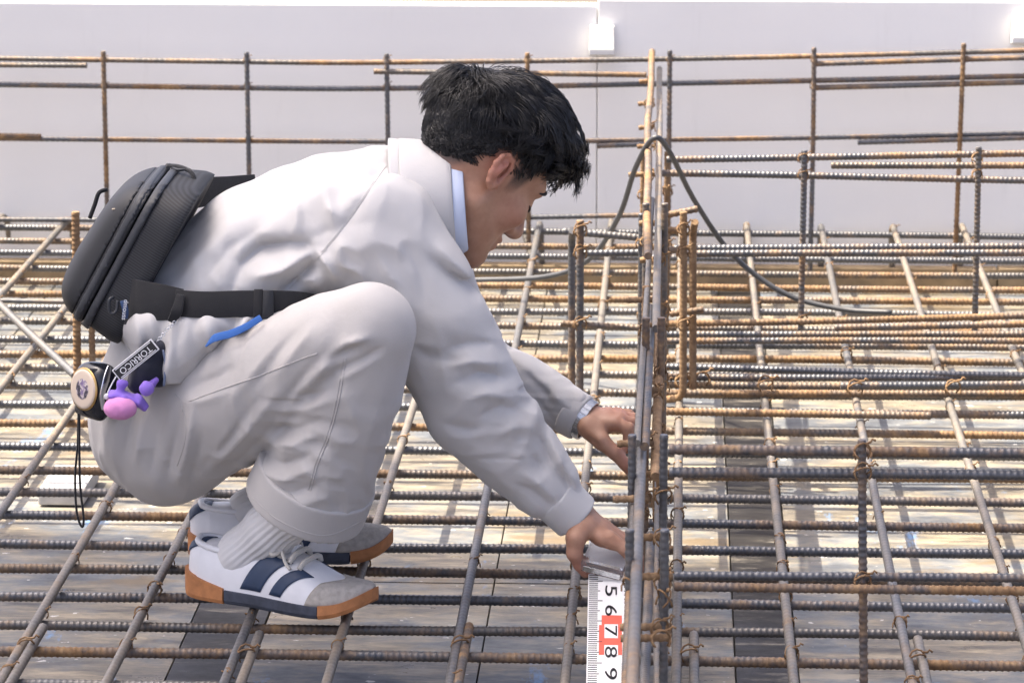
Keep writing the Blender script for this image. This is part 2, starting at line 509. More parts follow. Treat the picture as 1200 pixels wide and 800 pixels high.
for i, (x0, x1) in enumerate(zip(edges[:-1], edges[1:])):
    dark = i in (3, 6)
    cuts = [2.2, 4.02, 5.84, 7.66, WALL_Y + 0.02] if not dark else [2.2, 5.1, WALL_Y + 0.02]
    for j, (y0, y1) in enumerate(zip(cuts[:-1], cuts[1:])):
        dz = random.uniform(-0.0015, 0.001)
        link('board', box_mesh('board', (x0 + 0.0012, y0 + 0.0012, FLOOR_Z - 0.02), (x1 - 0.0012, y1 - 0.0012, FLOOR_Z + dz), 0.001), M_BOARD_D if dark else M_BOARD, floor)
link('support_slab', box_mesh('support_slab', (-3.25, 2.15, -0.335), (2.75, WALL_Y + 0.1, FLOOR_Z - 0.022)), plain('old_concrete', (0.3, 0.29, 0.27), 0.9, 0, 0.2, 8), floor)
# spacer block lying on the floor boards under the mat, seen between the bars on the left
M_CONC = plain('mortar', (0.46, 0.46, 0.46), 0.9, 0, 0.15, 40, 0.4)
for px, py, s, lab in ((80, 585, 0.05, 'square grey mortar spacer block lying on the floor under the left bars'),):
    c = atZ(px, py, FLOOR_Z)
    tag(link('spacer_block', box_mesh('spacer_block', (c.x - s * 0.9, c.y - s, FLOOR_Z + 0.002), (c.x + s * 0.7, c.y + s * 2.6, FLOOR_Z + 0.03), 0.004), M_CONC), lab, 'spacer block')

# ------------------------------------------------------------------ white board wall
def wall_mat():
    m, nt, p = new_mat('white_foam_board')
    tc = nt.nodes.new('ShaderNodeTexCoord')
    n = noise(nt, tc.outputs['Object'], 2.2, 6, 0.6); f = noise(nt, tc.outputs['Object'], 160, 3)
    dr = noise(nt, mapping(nt, tc.outputs['Object'], (9, 1, 0.9)).outputs[0], 2.0, 6, 0.7)
    c = ramp(nt, n.outputs[0], [(0.3, (0.87, 0.862, 0.845)), (0.7, (0.915, 0.908, 0.89))]).outputs[0]
    df = ramp(nt, dr.outputs[0], [(0.6, (0, 0, 0)), (0.8, (0.22, 0.22, 0.22))]).outputs[0]
    c = mix(nt, df, c, (0.55, 0.53, 0.50))
    nt.links.new(c, p.inputs['Base Color']); p.inputs['Roughness'].default_value = 0.7
    bump(nt, p, f.outputs[0], 0.2, 0.001)
    return m
M_WALL = wall_mat()
wall = tag(empty('board_wall', (0, WALL_Y, FLOOR_Z)), 'low white foam board wall behind the rebar, two boards with one joint', 'wall')
top_l, top_r = atY(300, 5, WALL_Y).z, atY(1000, 1, WALL_Y).z
xj = atY(700, 60, WALL_Y).x
link('panel', box_mesh('panel', (xj - 3.0, WALL_Y, FLOOR_Z + 0.003), (xj - 0.001, WALL_Y + 0.06, top_l), 0.002), M_WALL, wall)
link('panel', box_mesh('panel', (xj + 0.001, WALL_Y - 0.003, FLOOR_Z + 0.003), (xj + 3.0, WALL_Y + 0.057, top_r), 0.003), M_WALL, wall)
link('joint_light_stop', box_mesh('joint_light_stop', (xj - 0.05, WALL_Y + 0.062, FLOOR_Z + 0.003), (xj + 0.05, WALL_Y + 0.085, top_l - 0.004), 0.002), M_WALL, wall)  # unseen strip added behind the joint to stop sun showing through
M_WOOD = plain('sawn_timber', (0.30, 0.22, 0.13), 0.8, 0, 0.3, 25)
link('batten', box_mesh('batten', (-3.0, WALL_Y - 0.05, FLOOR_Z + 0.003), (xj + 0.9, WALL_Y - 0.006, FLOOR_Z + 0.045), 0.002), M_WOOD, wall)
link('batten', box_mesh('batten', (xj + 0.903, WALL_Y - 0.052, FLOOR_Z + 0.003), (2.6, WALL_Y - 0.006, FLOOR_Z + 0.047), 0.002), M_WOOD, wall)
M_FOAM = plain('white_foam', (0.62, 0.62, 0.61), 0.75, 0, 0.03, 90, 0.2)
def foam_block(px, py, w, lab):
    c = atY(px, py, WALL_Y - 0.05)
    x0, x1 = c.x - w / 2, c.x + w / 2; z0, z1 = c.z - 0.022, c.z + 0.030; yb = WALL_Y - 0.006
    # wedge: sloping top face towards the site
    V = [(x0, yb, z0 - 0.01), (x1, yb, z0 - 0.01), (x1, yb - 0.034, z0 - 0.004), (x0, yb - 0.034, z0 - 0.004),
         (x0 + 0.002, yb - 0.014, z1 + 0.006), (x1 - 0.002, yb - 0.014, z1 + 0.006), (x1 - 0.001, yb - 0.033, z0 + 0.008), (x0 + 0.001, yb - 0.033, z0 + 0.008),
         (x0 + 0.002, yb, z1 + 0.008), (x1 - 0.002, yb, z1 + 0.008)]
    import bmesh
    me = mesh_py('foam_block', V, [(3, 2, 1, 0), (4, 5, 6, 7), (8, 9, 5, 4), (0, 1, 9, 8), (2, 3, 7, 6), (1, 2, 6, 5, 9), (3, 0, 8, 4, 7)])
    bm = bmesh.new(); bm.from_mesh(me); bmesh.ops.recalc_face_normals(bm, faces=bm.faces[:])
    bmesh.ops.bevel(bm, geom=bm.edges[:], offset=0.0012, segments=1, affect='EDGES'); bm.to_mesh(me); bm.free()
    tag(link('foam_block', me, M_FOAM), lab, 'foam block', 'foam blocks stuck to the wall')
foam_block(705, 52, 0.058, 'small white wedge block stuck on the wall above the man\'s head')
foam_block(1203, 38, 0.062, 'small white wedge block on the wall at the top right corner')

# ------------------------------------------------------------------ unseen tower added on the left only to cast shade over the near strip
BX = -6.0
edge_y = 5.98 + (-BX) * math.tan(SUN_BEHIND)
bl = tag(empty('shade_tower', (BX - 1.2, edge_y - 1.7, -0.34)), 'slim tower added out of view on the left to shade the near strip', 'tower')
M_RENDER = plain('pale_render', (0.62, 0.61, 0.59), 0.9, 0, 0.08, 3)
link('wall', box_mesh('wall', (BX - 2.4, edge_y - 3.4, -0.338), (BX, edge_y, 15.5)), M_RENDER, bl)
M_PANE = plain('dark_glass', (0.05, 0.06, 0.07), 0.1, 0, 0.1, 3, 0)
wme = box_mesh('window', (-0.02, -0.45, -0.6), (0.02, 0.45, 0.6), 0.004)
for fl in range(5):
    link('window', wme, M_PANE, bl, Matrix.Translation((BX + 0.015, edge_y - 1.7, 1.6 + 3.0 * fl)))

# ------------------------------------------------------------------ reinforcing bars
_bar_cache = {}
def rebar_mesh(L, r, pitch=0.0085, rib=0.0008, sides=8, var=0):
    key = (round(L, 2), r, pitch, var)
    if key in _bar_cache: return _bar_cache[key]
    L = key[0]; n = max(2, int(L / pitch))
    u = np.concatenate([[0]] + [[i * pitch + 0.2 * pitch, i * pitch + 0.42 * pitch, i * pitch + 0.60 * pitch, i * pitch + 0.82 * pitch] for i in range(n)] + [[n * pitch]])
    rr = np.concatenate([[r]] + [[r, r + rib, r + rib, r] for i in range(n)] + [[r]])
    P = np.zeros((len(u), 3)); P[:, 0] = u * (L / (n * pitch))
    if L > 0.5:
        rv = random.Random(var * 17 + int(L * 100)); a1, a2, f1, f2 = (rv.uniform(0.4, 1) for _ in range(4))
        P[:, 1] = 0.0030 * a1 * np.sin(P[:, 0] * 2.6 * f1 + 6 * a2) + 0.0013 * np.sin(P[:, 0] * 9 * f2 + 5 * a1)
        P[:, 2] = 0.0020 * a2 * np.sin(P[:, 0] * 3.1 * f2 + 4 * f1)
    _bar_cache[key] = tube_mesh('bar', P, rr, sides)
    return _bar_cache[key]

def place(a, b):
    a, b = Vector(a), Vector(b); d = (b - a)
    q = d.to_track_quat('X', 'Z')
    roll = Matrix.Rotation(random.uniform(0, 6.28), 4, 'X')
    return Matrix.Translation(a) @ q.to_matrix().to_4x4() @ roll

def bar(parent, a, b, r=0.008, mat=None, name='bar', pitch=0.0085, rib=None):
    a, b = Vector(a), Vector(b)
    me = rebar_mesh((b - a).length, r, pitch, 0.0008 if rib is None else rib, 8, random.randrange(4))
    o = bpy.data.objects.new(name, me); COL.objects.link(o)
    if not me.materials: me.materials.append(M_BAR)
    o.material_slots[0].link = 'OBJECT'; o.material_slots[0].material = mat or M_BAR
    o.matrix_basis = place(a, b)
    if parent is not None: adopt(o, parent)
    return o

def bent_bar(parent, pts, r=0.007, mat=None, name='bar', bend=0.03, ribbed=True, pitch=0.0085):
    """ribbed bar along a polyline with rounded corners"""
    P = [vv(p) for p in pts]; path = [P[0]]
    for i in range(1, len(P) - 1):
        d0 = P[i-1] - P[i]; d1 = P[i+1] - P[i]; l0, l1 = np.linalg.norm(d0), np.linalg.norm(d1)
        rb = min(bend, l0 * 0.45, l1 * 0.45); a = P[i] + d0 / l0 * rb; c = P[i] + d1 / l1 * rb
        for t in np.linspace(0, 1, 7): path.append((1-t)**2 * a + 2*t*(1-t) * P[i] + t*t * c)
    path.append(P[-1]); path = np.array(path)
    s = np.concatenate([[0], np.cumsum(np.linalg.norm(np.diff(path, axis=0), axis=1))])
    L = s[-1]; n = max(4, int(L / (pitch * 0.333)))
    u = np.linspace(0, L, n); Q = np.stack([np.interp(u, s, path[:, i]) for i in range(3)], -1)
    rr = np.where((np.arange(n) % 3) == 1, r + 0.0007, r) if ribbed else np.full(n, r)
    o = link(name, tube_mesh('bar', Q, rr, 8), None, parent)
    o.data.materials.append(mat or M_BAR)
    return o

# one tie: wire looped over a crossing, ends twisted
def tie_mesh():
    Vs, Fs = [], []
    def add(path, r):
        V, Q, T = tube_np(path, r, 5); off = sum(len(v) for v in Vs)
        Vs.append(V); Fs.extend((Q + off).tolist()); Fs.extend((T + off).tolist())
    a = np.linspace(-0.25, 1.25, 9) * np.pi
    for s in (1, -1):
        add(np.stack([0.0094 * np.cos(a), s * (0.006 * np.sin(a) - 0.001), 0.0094 * np.sin(a)], -1), 0.0011)
    add(np.array([[0.004, 0, 0.009], [0.009, -0.003, 0.010], [0.011, -0.003, 0.013], [0.014, -0.005, 0.011]]), 0.0013)
    me = bpy.data.meshes.new('tie_wire'); me.from_pydata(np.vstack(Vs).tolist(), [], Fs)
    me.polygons.foreach_set('use_smooth', [True] * len(me.polygons)); me.materials.append(M_TIE); me.update()
    return me
TIE = tie_mesh()
def tie(parent, p, rz=0.0, s=1.0):
    o = bpy.data.objects.new('tie_wire', TIE); COL.objects.link(o)
    o.matrix_basis = Matrix.Translation(p) @ Matrix.Rotation(rz, 4, 'Z') @ Matrix.Rotation(random.uniform(-0.4, 0.4), 4, 'X') @ Matrix.Scale(s, 4)
    return adopt(o, parent)

# --- the floor mat: long bars on top run away from the camera, cross bars under them
R_BAR = 0.0070
mat = tag(empty('rebar_mat', (0, 6, FLOOR_Z)), 'wide flat mat of crossed ribbed rebar covering the floor, the man crouches on it', 'rebar mat')
rows = [271, 286, 301, 317, 334, 349, 365, 382, 401, 419, 437, 456, 478, 502, 527, 553, 580, 609, 639, 671, 704, 736, 771, 806, 843]
rowY = [atZ(600, y, -0.016).y for y in rows]
long_px = [-680, -545, -410, -275, -140, -5, 130, 265, 386, 520, 660, 797, 925, 1070, 1210, 1345, 1480]
longX = [atZ(x, 800, 0.0).x for x in long_px]
cross_mats = [M_BAR, M_BARR, M_BAR, M_BARR, M_BARR, M_BARR, M_BARG, M_BARR, M_BAR, M_BARR, M_BARG, M_BARR, M_BAR, M_BARR, M_BAR, M_BARR, M_BARG, M_BAR, M_BAR, M_BARR, M_BAR, M_BARR, M_BAR, M_BARG, M_BAR]
cross_bars = []
for y, mm in zip(rowY, cross_mats):
    j0, j1 = random.uniform(-0.012, 0.012), random.uniform(-0.012, 0.012)
    cross_bars.append((bar(mat, (-2.5, y + j0, -0.0165 + random.uniform(-0.003, 0)), (1.7, y + j1, -0.0165 + random.uniform(-0.003, 0)), R_BAR, mm, 'cross_bar'), y))
for i, x in enumerate(longX):
    far = max(rowY) + random.uniform(0.03, 0.08); jx = random.uniform(-0.012, 0.012)
    lm = M_BARD if i not in (7, 9, 13) else M_BARG
    lb = bent_bar(mat, [(x + jx, 3.2, 0.0), (x, far - 0.02, 0.0), (x, far + 0.03, -0.02), (x + 0.004, far + 0.045, -0.125)], R_BAR - 0.0003, lm, 'long_bar', 0.03, True, 0.016)
    for k, (cb, y) in enumerate(cross_bars):
        if (k + i) % 2 == 0 or k in (15, 19, 21):
            if -1.65 < x < 0.95 and random.random() < 0.9:
                tie(lb, (x + jx * (far - y) / 4, y, -0.003 + random.uniform(-0.002, 0.002)), random.uniform(-0.9, 0.9), random.uniform(0.85, 1.15))
    # lap bar that starts beside the long bar near the camera
    if long_px[i] in (-5, 265, 520, 797, 1070):
        y0 = atZ(600, 741 + random.uniform(-8, 8), 0).y
        lp = bent_bar(mat, [(x + 0.0185, 3.2, -0.001), (x + 0.019, y0, -0.001)], R_BAR - 0.0003, M_BARR if long_px[i] == 520 else M_BARD, 'long_bar', 0.03, True, 0.016)
        tie(lp, (x + 0.012, y0 - 0.10, 0.001), 0.3, 1.3)

# --- upright grid in front of the white wall
GY = 8.20
grid = tag(empty('wall_rebar_grid', atY(600, 300, GY)), 'upright grid of thin rebar standing in front of the white board wall', 'rebar grid')
def polyY(parent, pts, Y, r, m, name='bar', pitch=0.012):
    return bent_bar(parent, [atY(x, y, Y) for x, y in pts], r, m, name, 0.12, True, pitch)
for i, (x, yt, xb) in enumerate(((-46, 60, -36), (121, 60, 127), (289, 61, 294), (453, 63, 457), (618, 62, 620), (785, 59, 783), (954, 56, 949), (1129, 51, 1119), (1296, 48, 1286))):
    a, b = atY(x, yt, GY - 0.012), atY(xb, 300, GY - 0.012); b.z = -0.10
    v = bar(grid, a, b, 0.0052, M_BARR if i % 3 == 1 else M_BAR, 'upright_bar', 0.012)
    for yy in (70, 101, 164):
        if random.random() < 0.6:
            p = atY(x + (xb - x) * (yy - yt) / 240, yy, GY - 0.006); tie(v, p, 0.2, 0.8)
polyY(grid, [(-60, 68), (390, 74), (600, 72), (780, 69.5), (960, 66), (1260, 58)], GY, 0.0057, M_BARR, 'horizontal_bar')
polyY(grid, [(-60, 98.5), (390, 104.5), (600, 102), (780, 98), (960, 94.5), (1260, 88)], GY, 0.0060, M_BAR, 'horizontal_bar')
polyY(grid, [(-60, 162), (390, 166), (600, 166.5), (780, 164), (960, 161.5), (1260, 155)], GY, 0.0054, M_BAR, 'horizontal_bar')
polyY(grid, [(-60, 257), (390, 259), (760, 252)], GY, 0.0056, M_BAR, 'horizontal_bar')
polyY(grid, [(-60, 76), (102, 77)], GY - 0.006, 0.0057, M_BARR, 'horizontal_bar')
polyY(grid, [(-60, 158), (48, 160)], GY - 0.006, 0.0057, M_BARR, 'horizontal_bar')
polyY(grid, [(438, 84), (758, 88)], GY - 0.012, 0.0060, M_BARR, 'horizontal_bar')
polyY(grid, [(700, 171), (758, 169)], GY - 0.006, 0.0057, M_BAR, 'horizontal_bar')
polyY(grid, [(955, 75), (1260, 66)], GY - 0.006, 0.0060, M_BAR, 'horizontal_bar')
polyY(grid, [(955, 103), (1260, 95)], GY - 0.006, 0.0060, M_BAR, 'horizontal_bar')
polyY(grid, [(1005, 167), (1260, 160)], GY - 0.006, 0.0057, M_BAR, 'horizontal_bar')

# --- narrow wall cage that runs away from the camera beside the man's hands
cage = tag(empty('wall_rebar_cage', (atZ(760, 650, 0).x, 5.3, FLOOR_Z)), 'tall narrow rusty rebar cage running away from the camera at the man\'s hands', 'rebar cage')
def zz(px, py, z): return atZ(px, py, z)
bar(cage, zz(754, 512, .31), zz(738, 850, .31), 0.0070, M_BARG, 'smooth_rod', 0.02, 0.0002)
bar(cage, zz(766, 232, .37), zz(745, 520, .335), 0.0048, M_BARD, 'smooth_rod', 0.02, 0.0002)
bar(cage, zz(773, 80, .37), zz(770, 385, .36), 0.0064, M_BARD, 'smooth_rod', 0.02, 0.0002)
bar(cage, zz(764, 60, .40), zz(757, 300, .39), 0.0062, M_BARR, 'lengthwise_bar')
bar(cage, zz(744, 516, .275), zz(734, 850, .275), 0.0052, M_BARR, 'lengthwise_bar')
bar(cage, zz(762, 360, .345), zz(755, 520, .33), 0.0062, M_BAR, 'lengthwise_bar')
bar(cage, zz(772, 378, .30), zz(768, 560, .30), 0.0062, M_RUST, 'lengthwise_bar')
bar(cage, zz(762, 626, .20), zz(752, 860, .20), 0.0056, M_BARG, 'lengthwise_bar')
bar(cage, zz(769, 560, .13), zz(768, 860, .13), 0.0050, M_BARG, 'lengthwise_bar')
bar(cage, zz(774, 520, .07), zz(771, 860, .07), 0.0056, M_BARR, 'lengthwise_bar')
# upright hoops: two legs and a top
for k, (Y, xl, xr, yt) in enumerate(((7.75, 760, 783, 186), (7.15, 754, 782, 178), (6.55, 752, 777, 250), (6.2, 757, 779, 238), (5.75, 757, 771, 335), (5.35, 757, 775, 372), (4.72, 741, 778, 509), (4.30, 738, 779, 620))):
    tl, tr = atY(xl, yt, Y), atY(xr, yt, Y)
    bl_, br_ = Vector((tl.x, Y, -0.11)), Vector((tr.x, Y, -0.11))
    zt = tl.z
    h = bent_bar(cage, [tl, bl_, br_, tr], 0.0056 if Y > 5 else 0.0052, (M_BARR, M_RUST, M_BAR)[k % 3] if Y > 5 else M_BAR, 'hoop', 0.025)
    for q in range(3):
        for side in (tl, tr):
            if random.random() < 0.75:
                tie(h, (side.x, Y, zt - 0.05 - 0.12 * q - random.uniform(0, 0.04)), random.uniform(-1, 1), random.uniform(0.9, 1.3))
# short cross ties whose rusty ends stick out of the cage
for px, py, Y, l in ((757, 96, 8.0, .03), (756, 122, 7.8, .03), (757, 150, 7.5, .03), (757, 172, 7.3, .035), (752, 205, 7.0, .05), (766, 262, 6.4, .05), (764, 305, 6.1, .04), (752, 352, 5.9, .05),
                     (770, 382, 5.5, .03), (764, 458, 5.2, .03), (745, 520, 4.9, .05), (762, 556, 4.9, .045), (741, 585, 4.7, .05), (762, 630, 4.6, .05), (760, 676, 4.5, .06), (756, 735, 4.3, .06), (757, 748, 4.25, .06)):
    p = atY(px, py, Y)
    bar(cage, p - Vector((l * .5, 0, 0)), p + Vector((l * .5, 0, 0.002)), 0.0046, M_RUST, 'cross_tie')
    tie(cage, p + Vector((l * .3, -0.01, 0.002)), random.uniform(-1.5, 1.5), 1.2)

# --- beam cage across the back half, left and right of the narrow cage
beam = tag(empty('beam_rebar_cage', atY(1000, 420, 6.8)), 'ribbed rebar beam cage reaching right in the middle distance, bars in the sun', 'rebar cage')
def by(p0, p1, Y, r=0.0064, m=None, name='bar', Y1=None):
    return bar(beam, atY(*p0, Y), atY(*p1, Y if Y1 is None else Y1), r, m or M_BAR, name)
by((781, 186.5), (1290, 178), 7.0); by((974, 194), (1290, 194), 6.985, 0.0062, M_BARR); by((775, 204), (1290, 214), 6.97)
for x, y0, y1 in ((943, 176, 402), (1147, 172, 400)):
    v = by((x, y0), (x - 5, y1), 6.95, 0.0056, M_BARR if x > 1000 else M_BAR, 'stirrup_leg')
    for yy in (186, 205, 295, 375): tie(v, atY(x - 2, yy, 6.945), 0.4, 1.1)
by((790, 291), (1290, 289), 6.62, 0.0062); by((795, 298), (1290, 297), 6.60, 0.0064); by((660, 271), (756, 279), 6.60, 0.0064, M_BARG); by((684, 297), (756, 296), 6.58, 0.0065, M_BAR)
by((657, 379), (748, 384), 6.50, 0.0056, M_BARR); by((785, 368), (822, 363), 6.5, 0.0056, M_BARR); by((772, 254), (816, 245), 6.5, 0.0056, M_BARR); by((770, 270), (806, 270), 6.55, 0.0062, M_BARR); by((770, 293), (806, 293), 6.55, 0.0062, M_BARR)
by((779, 378), (1290, 368), 6.86, 0.0064, M_BARR); by((779, 391), (1290, 392), 6.84, 0.0064); by((978, 384), (1290, 378), 6.82, 0.0065, M_BAR); by((779, 399), (1290, 401), 6.80, 0.0062)
# stirrup legs with hooked tops
def hook(x0, y0, x1, yb, Y, m, dx):
    a, b = atY(x0, y0 + 24, Y + 0.06), atY(x1, y0, Y)
    pts = [atY(x0, yb - 8, Y + 0.06), a, atY((x0 + x1) / 2 - dx, y0 + 12, Y + 0.03)]
    s1 = bent_bar(beam, pts, 0.0064, m, 'stirrup_leg', 0.02)
    s2 = bent_bar(beam, [atY(x1, y0, Y), atY(x1 - 0.5, yb, Y), Vector(atY(x1 - 0.5, yb, Y)) + Vector((-0.03, 0.03, -0.01))], 0.0064, m, 'stirrup_leg', 0.02)
    for yy in (270, 296, 380): tie(s2, atY(x1, yy, Y - 0.01), 0.5, 1.3)
hook(670, 258, 680, 468, 6.50, M_BAR, 4); hook(812, 248, 801, 466, 6.48, M_RUST, -8)
by((88.5, 248), (91, 470), 6.35, 0.0070, M_RUST, 'stirrup_leg'); by((107, 345), (109, 470), 6.35, 0.0056, M_RUST, 'stirrup_leg')
# bundled bottom bars
for (p0, p1, Z, r, m) in (((780, 430), (1290, 444), .034, .0063, M_BAR), ((778, 441), (1195, 442), .030, .0063, M_BAR), ((778, 451), (1290, 456), .016, .0068, M_BARR), ((985, 452), (1290, 450), .034, .0065, M_BAR), ((778, 460), (1290, 461), .012, .0064, M_BARR),
                          ((779, 482), (1089, 487), .016, .0064, M_BARR)):
    bar(beam, atZ(*p0, Z), atZ(*p1, Z), r, m)
for px, py in ((800, 447), (897, 450), (1002, 455), (1117, 455), (823, 445)): tie(beam, atZ(px, py, .03), 0.4, 1.5)

# --- near beam cage at the right edge of the picture, in the shade
nb = tag(empty('beam_rebar_cage', atY(1000, 850, 4.65)), 'dark blue-grey rebar beam cage in the right foreground, in the shade', 'rebar cage')
def ny(p0, p1, r=0.0065, m=None, name='bar', Y=4.65):
    return bar(nb, atY(*p0, Y), atY(*p1, Y), r, m or M_BAR, name)
ny((784, 527), (1330, 534)); ny((784, 553), (1330, 558)); ny((790, 675), (1330, 680), 0.0056, None, 'bar', 4.63); ny((790, 686), (1330, 692), 0.0056, None, 'bar', 4.61)
for x, y0 in ((1010, 515), (1248, 517)):
    v = ny((x, y0), (x + 3, 905), 0.0053, M_BAR, 'stirrup_leg', 4.63)
    for yy in (530, 553, 681): tie(v, atY(x + 1, yy, 4.62), 0.3, 1.2)

# --- single loose bars
tag(bar(None, atZ(-60, 299, .03), atZ(86, 441, .03), 0.0068, M_BARG, 'loose_rebar'), 'loose ribbed rebar lying diagonally over the mat at the left edge', 'rebar')
tag(bar(None, atZ(-60, 351, .03), atZ(90, 354, .028), 0.0050, M_BARG, 'loose_rod', 0.02, 0.0002), 'smooth thin steel rod lying level behind the black waist bag', 'rod')
tag(bar(None, atZ(624, 305, -.03), atZ(612, 262, -.05), 0.0064, M_BARR, 'loose_rebar'), 'short rusty bar end leaning under the mat below the man\'s chin', 'rebar')

# --- black cable draped over the cage
M_CABLE = plain('cable_rubber', (0.055, 0.058, 0.064), 0.45, 0, 0.15, 30)
cpts = [(520, 329, 7.45), (555, 328, 7.42), (640, 324, 7.3), (690, 304, 7.2), (725, 254, 7.05), (745, 196, 6.9), (766, 162, 6.82), (784, 177, 6.86), (815, 237, 7.0), (860, 300, 7.1), (920, 344, 7.1), (985, 362, 7.08), (1045, 366, 7.05)]
tag(link('power_cable', tube_mesh('power_cable', catmull([atY(*p) for p in cpts], 10), 0.0052, 10), M_CABLE), 'dark grey power cable looped over the top of the narrow rebar cage', 'cable')
# ------------------------------------------------------------------ the crouching man (faces right; his right side is towards the camera)
PY = 5.30
A = atY
person = tag(empty('person', (A(230, 600, PY).x, PY, 0.0)),
             'man with short black hair in white work clothes crouching on the rebar mat', 'person')

# head frame: f forward, l left, u up
hp, hy = math.radians(43), math.radians(30)
HF = np.array([math.cos(hp) * math.cos(hy), math.cos(hp) * math.sin(hy), -math.sin(hp)])
HL = np.array([-math.sin(hy), math.cos(hy), 0.0])
HU = np.cross(HF, HL)
roll = math.radians(-3)
HL, HU = HL * math.cos(roll) + HU * math.sin(roll), HU * math.cos(roll) - HL * math.sin(roll)
HR = np.array([HF, HL, HU])
HC = vv(A(583, 209, 5.235)) + 0.070 * HL          # between the ear canals
def hd(x, y, z): return HC + x * HF + y * HL + z * HU

# joints
near_sh, near_el, near_wr = A(456, 285, 5.17), A(560, 477, 5.17), A(671, 601, 5.19)
far_sh, far_el, far_wr = A(470, 246, 5.46), A(566, 430, 5.50), A(680, 488, 5.44)
hip_n, knee_n, ank_n = A(200, 498, 5.20), A(434, 384, 5.035), A(358, 572, 5.10)
hip_f, knee_f, ank_f = A(206, 486, 5.40), A(446, 372, 5.46), A(372, 550, 5.42)

# where the shoes stand: near foot turned out towards the camera
def foot_frame(o, yaw): return Matrix.Translation(o) @ Matrix.Rotation(yaw, 4, 'Z')
c_n = Vector((atZ(330, 702, .01).x, 5.155, 0.0085)); c_f = Vector((atZ(339, 656, .01).x, 5.415, 0.0085))
yaw_n, yaw_f = math.radians(-27), math.radians(1)
sh_n, sh_f = foot_frame(c_n, yaw_n), foot_frame(c_f, yaw_f)
h = 0.0025
bf = Field((A(95, 500, PY).x, 4.98, 0.0), (A(765, 500, PY).x, 5.62, A(600, 60, 5.35).z + 0.02), h)
# trunk, under the clothes
bf.chain([(A(200, 470, PY), .075, .12), (A(235, 385, PY), .070, .11), (A(312, 310, PY), .070, .11), (A(395, 275, PY), .070, .12), (A(462, 250, PY), .055, .10), (A(496, 234, PY), .050, .06)], 0.03)
bf.chain([(near_sh, .05), (near_el, .040), (near_wr, .027)], 0.03)
bf.chain([(far_sh, .05), (far_el, .038), (far_wr, .0255)], 0.03)
bf.chain([(hip_n, .075), (knee_n, .045), (ank_n, .032), (sh_n @ Vector((-.062, 0, .060)), .024), (sh_n @ Vector((-.066, 0, .040)), .020), (sh_n @ Vector((.06, 0, .030)), .012)], 0.03)
bf.chain([(hip_f, .075), (knee_f, .045), (ank_f, .032), (sh_f @ Vector((-.062, 0, .060)), .024), (sh_f @ Vector((-.066, 0, .040)), .020), (sh_f @ Vector((.06, 0, .030)), .012)], 0.03)
# neck
bf.chain([(A(490, 242, PY), .056), (hd(-.024, 0, -.066), .050), (hd(-.018, 0, 0.0), .054)], 0.014)
# skull, face
def he(c, r, k=0.012, op='add', R=None): bf.ell(hd(*c), r, HR if R is None else R, k, op)
he((-.012, 0, .048), (.096, .074, .080), 0.02)
he((.020, 0, .030), (.074, .068, .075), 0.02)
he((.038, 0, -.020), (.052, .058, .064), 0.02)                 # mid face
bf.cap(hd(.000, -.052, -.045), hd(.068, -.016, -.094), .017, .014, 0.03)   # jaw lines
bf.cap(hd(.000, .052, -.045), hd(.068, .016, -.094), .017, .014, 0.03)
he((.040, 0, -.066), (.040, .040, .030), 0.025)
he((.074, 0, -.090), (.018, .020, .016), 0.02)                 # chin
for s in (-1, 1):
    he((.062, s * .040, -.014), (.025, .022, .022), 0.02)      # cheekbone
    he((.072, s * .030, .036), (.017, .028, .012), 0.02)      # brow
    he((.098, s * .032, .012), (.014, .015, .009), 0.016, 'sub')
    he((.076, s * .032, .011), (.0135, .0145, .0125), 0.006)   # lids over the eyeball
    he((.094, s * .010, -.026), (.010, .009, .009), 0.008)     # nostril wings
bf.cap(hd(.088, 0, .024), hd(.110, 0, -.018), .0075, .0105, 0.010)         # nose
he((.108, 0, -.023), (.011, .012, .010), 0.008)
he((.086, 0, -.050), (.012, .024, .007), 0.008)               # lips
he((.084, 0, -.063), (.012, .022, .0075), 0.008)
he((.100, 0, -.0565), (.010, .022, .0018), 0.003, 'sub')
# ears
for s in (-1, 1):
    ex = lambda x, o, z: hd(.80 * x - .003, s * (.071 + .85 * o), .80 * z + .005)
    bf.chain([(ex(.006, .004, -.018), .006), (ex(-.010, .011, .000), .007), (ex(-.010, .013, .018), .006)], 0.008)
    rim = [(.011, .002, .006), (.010, .006, .022), (.001, .010, .033), (-.013, .014, .034), (-.024, .017, .024), (-.027, .017, .008), (-.022, .014, -.010), (-.012, .009, -.024), (-.001, .005, -.028), (.005, .003, -.020)]
    R_ = [.0030, .0032, .0036, .0037, .0037, .0036, .0036, .0044, .0046, .0034]
    bf.chain([(ex(*p), r) for p, r in zip(rim, R_)], 0.004)
    bf.cap(ex(-.014, .010, -.008), ex(-.012, .012, .020), .0075, .0065, 0.005)
    bf.ell(ex(.000, .014, -.001), (.0065, .009, .011), HR, 0.004, 'sub')
    bf.ell(ex(-.013, .021, .022), (.0055, .007, .008), HR, 0.004, 'sub')
    bf.cap(ex(.008, .004, -.008), ex(.009, .004, .002), .0042, .004, 0.004)
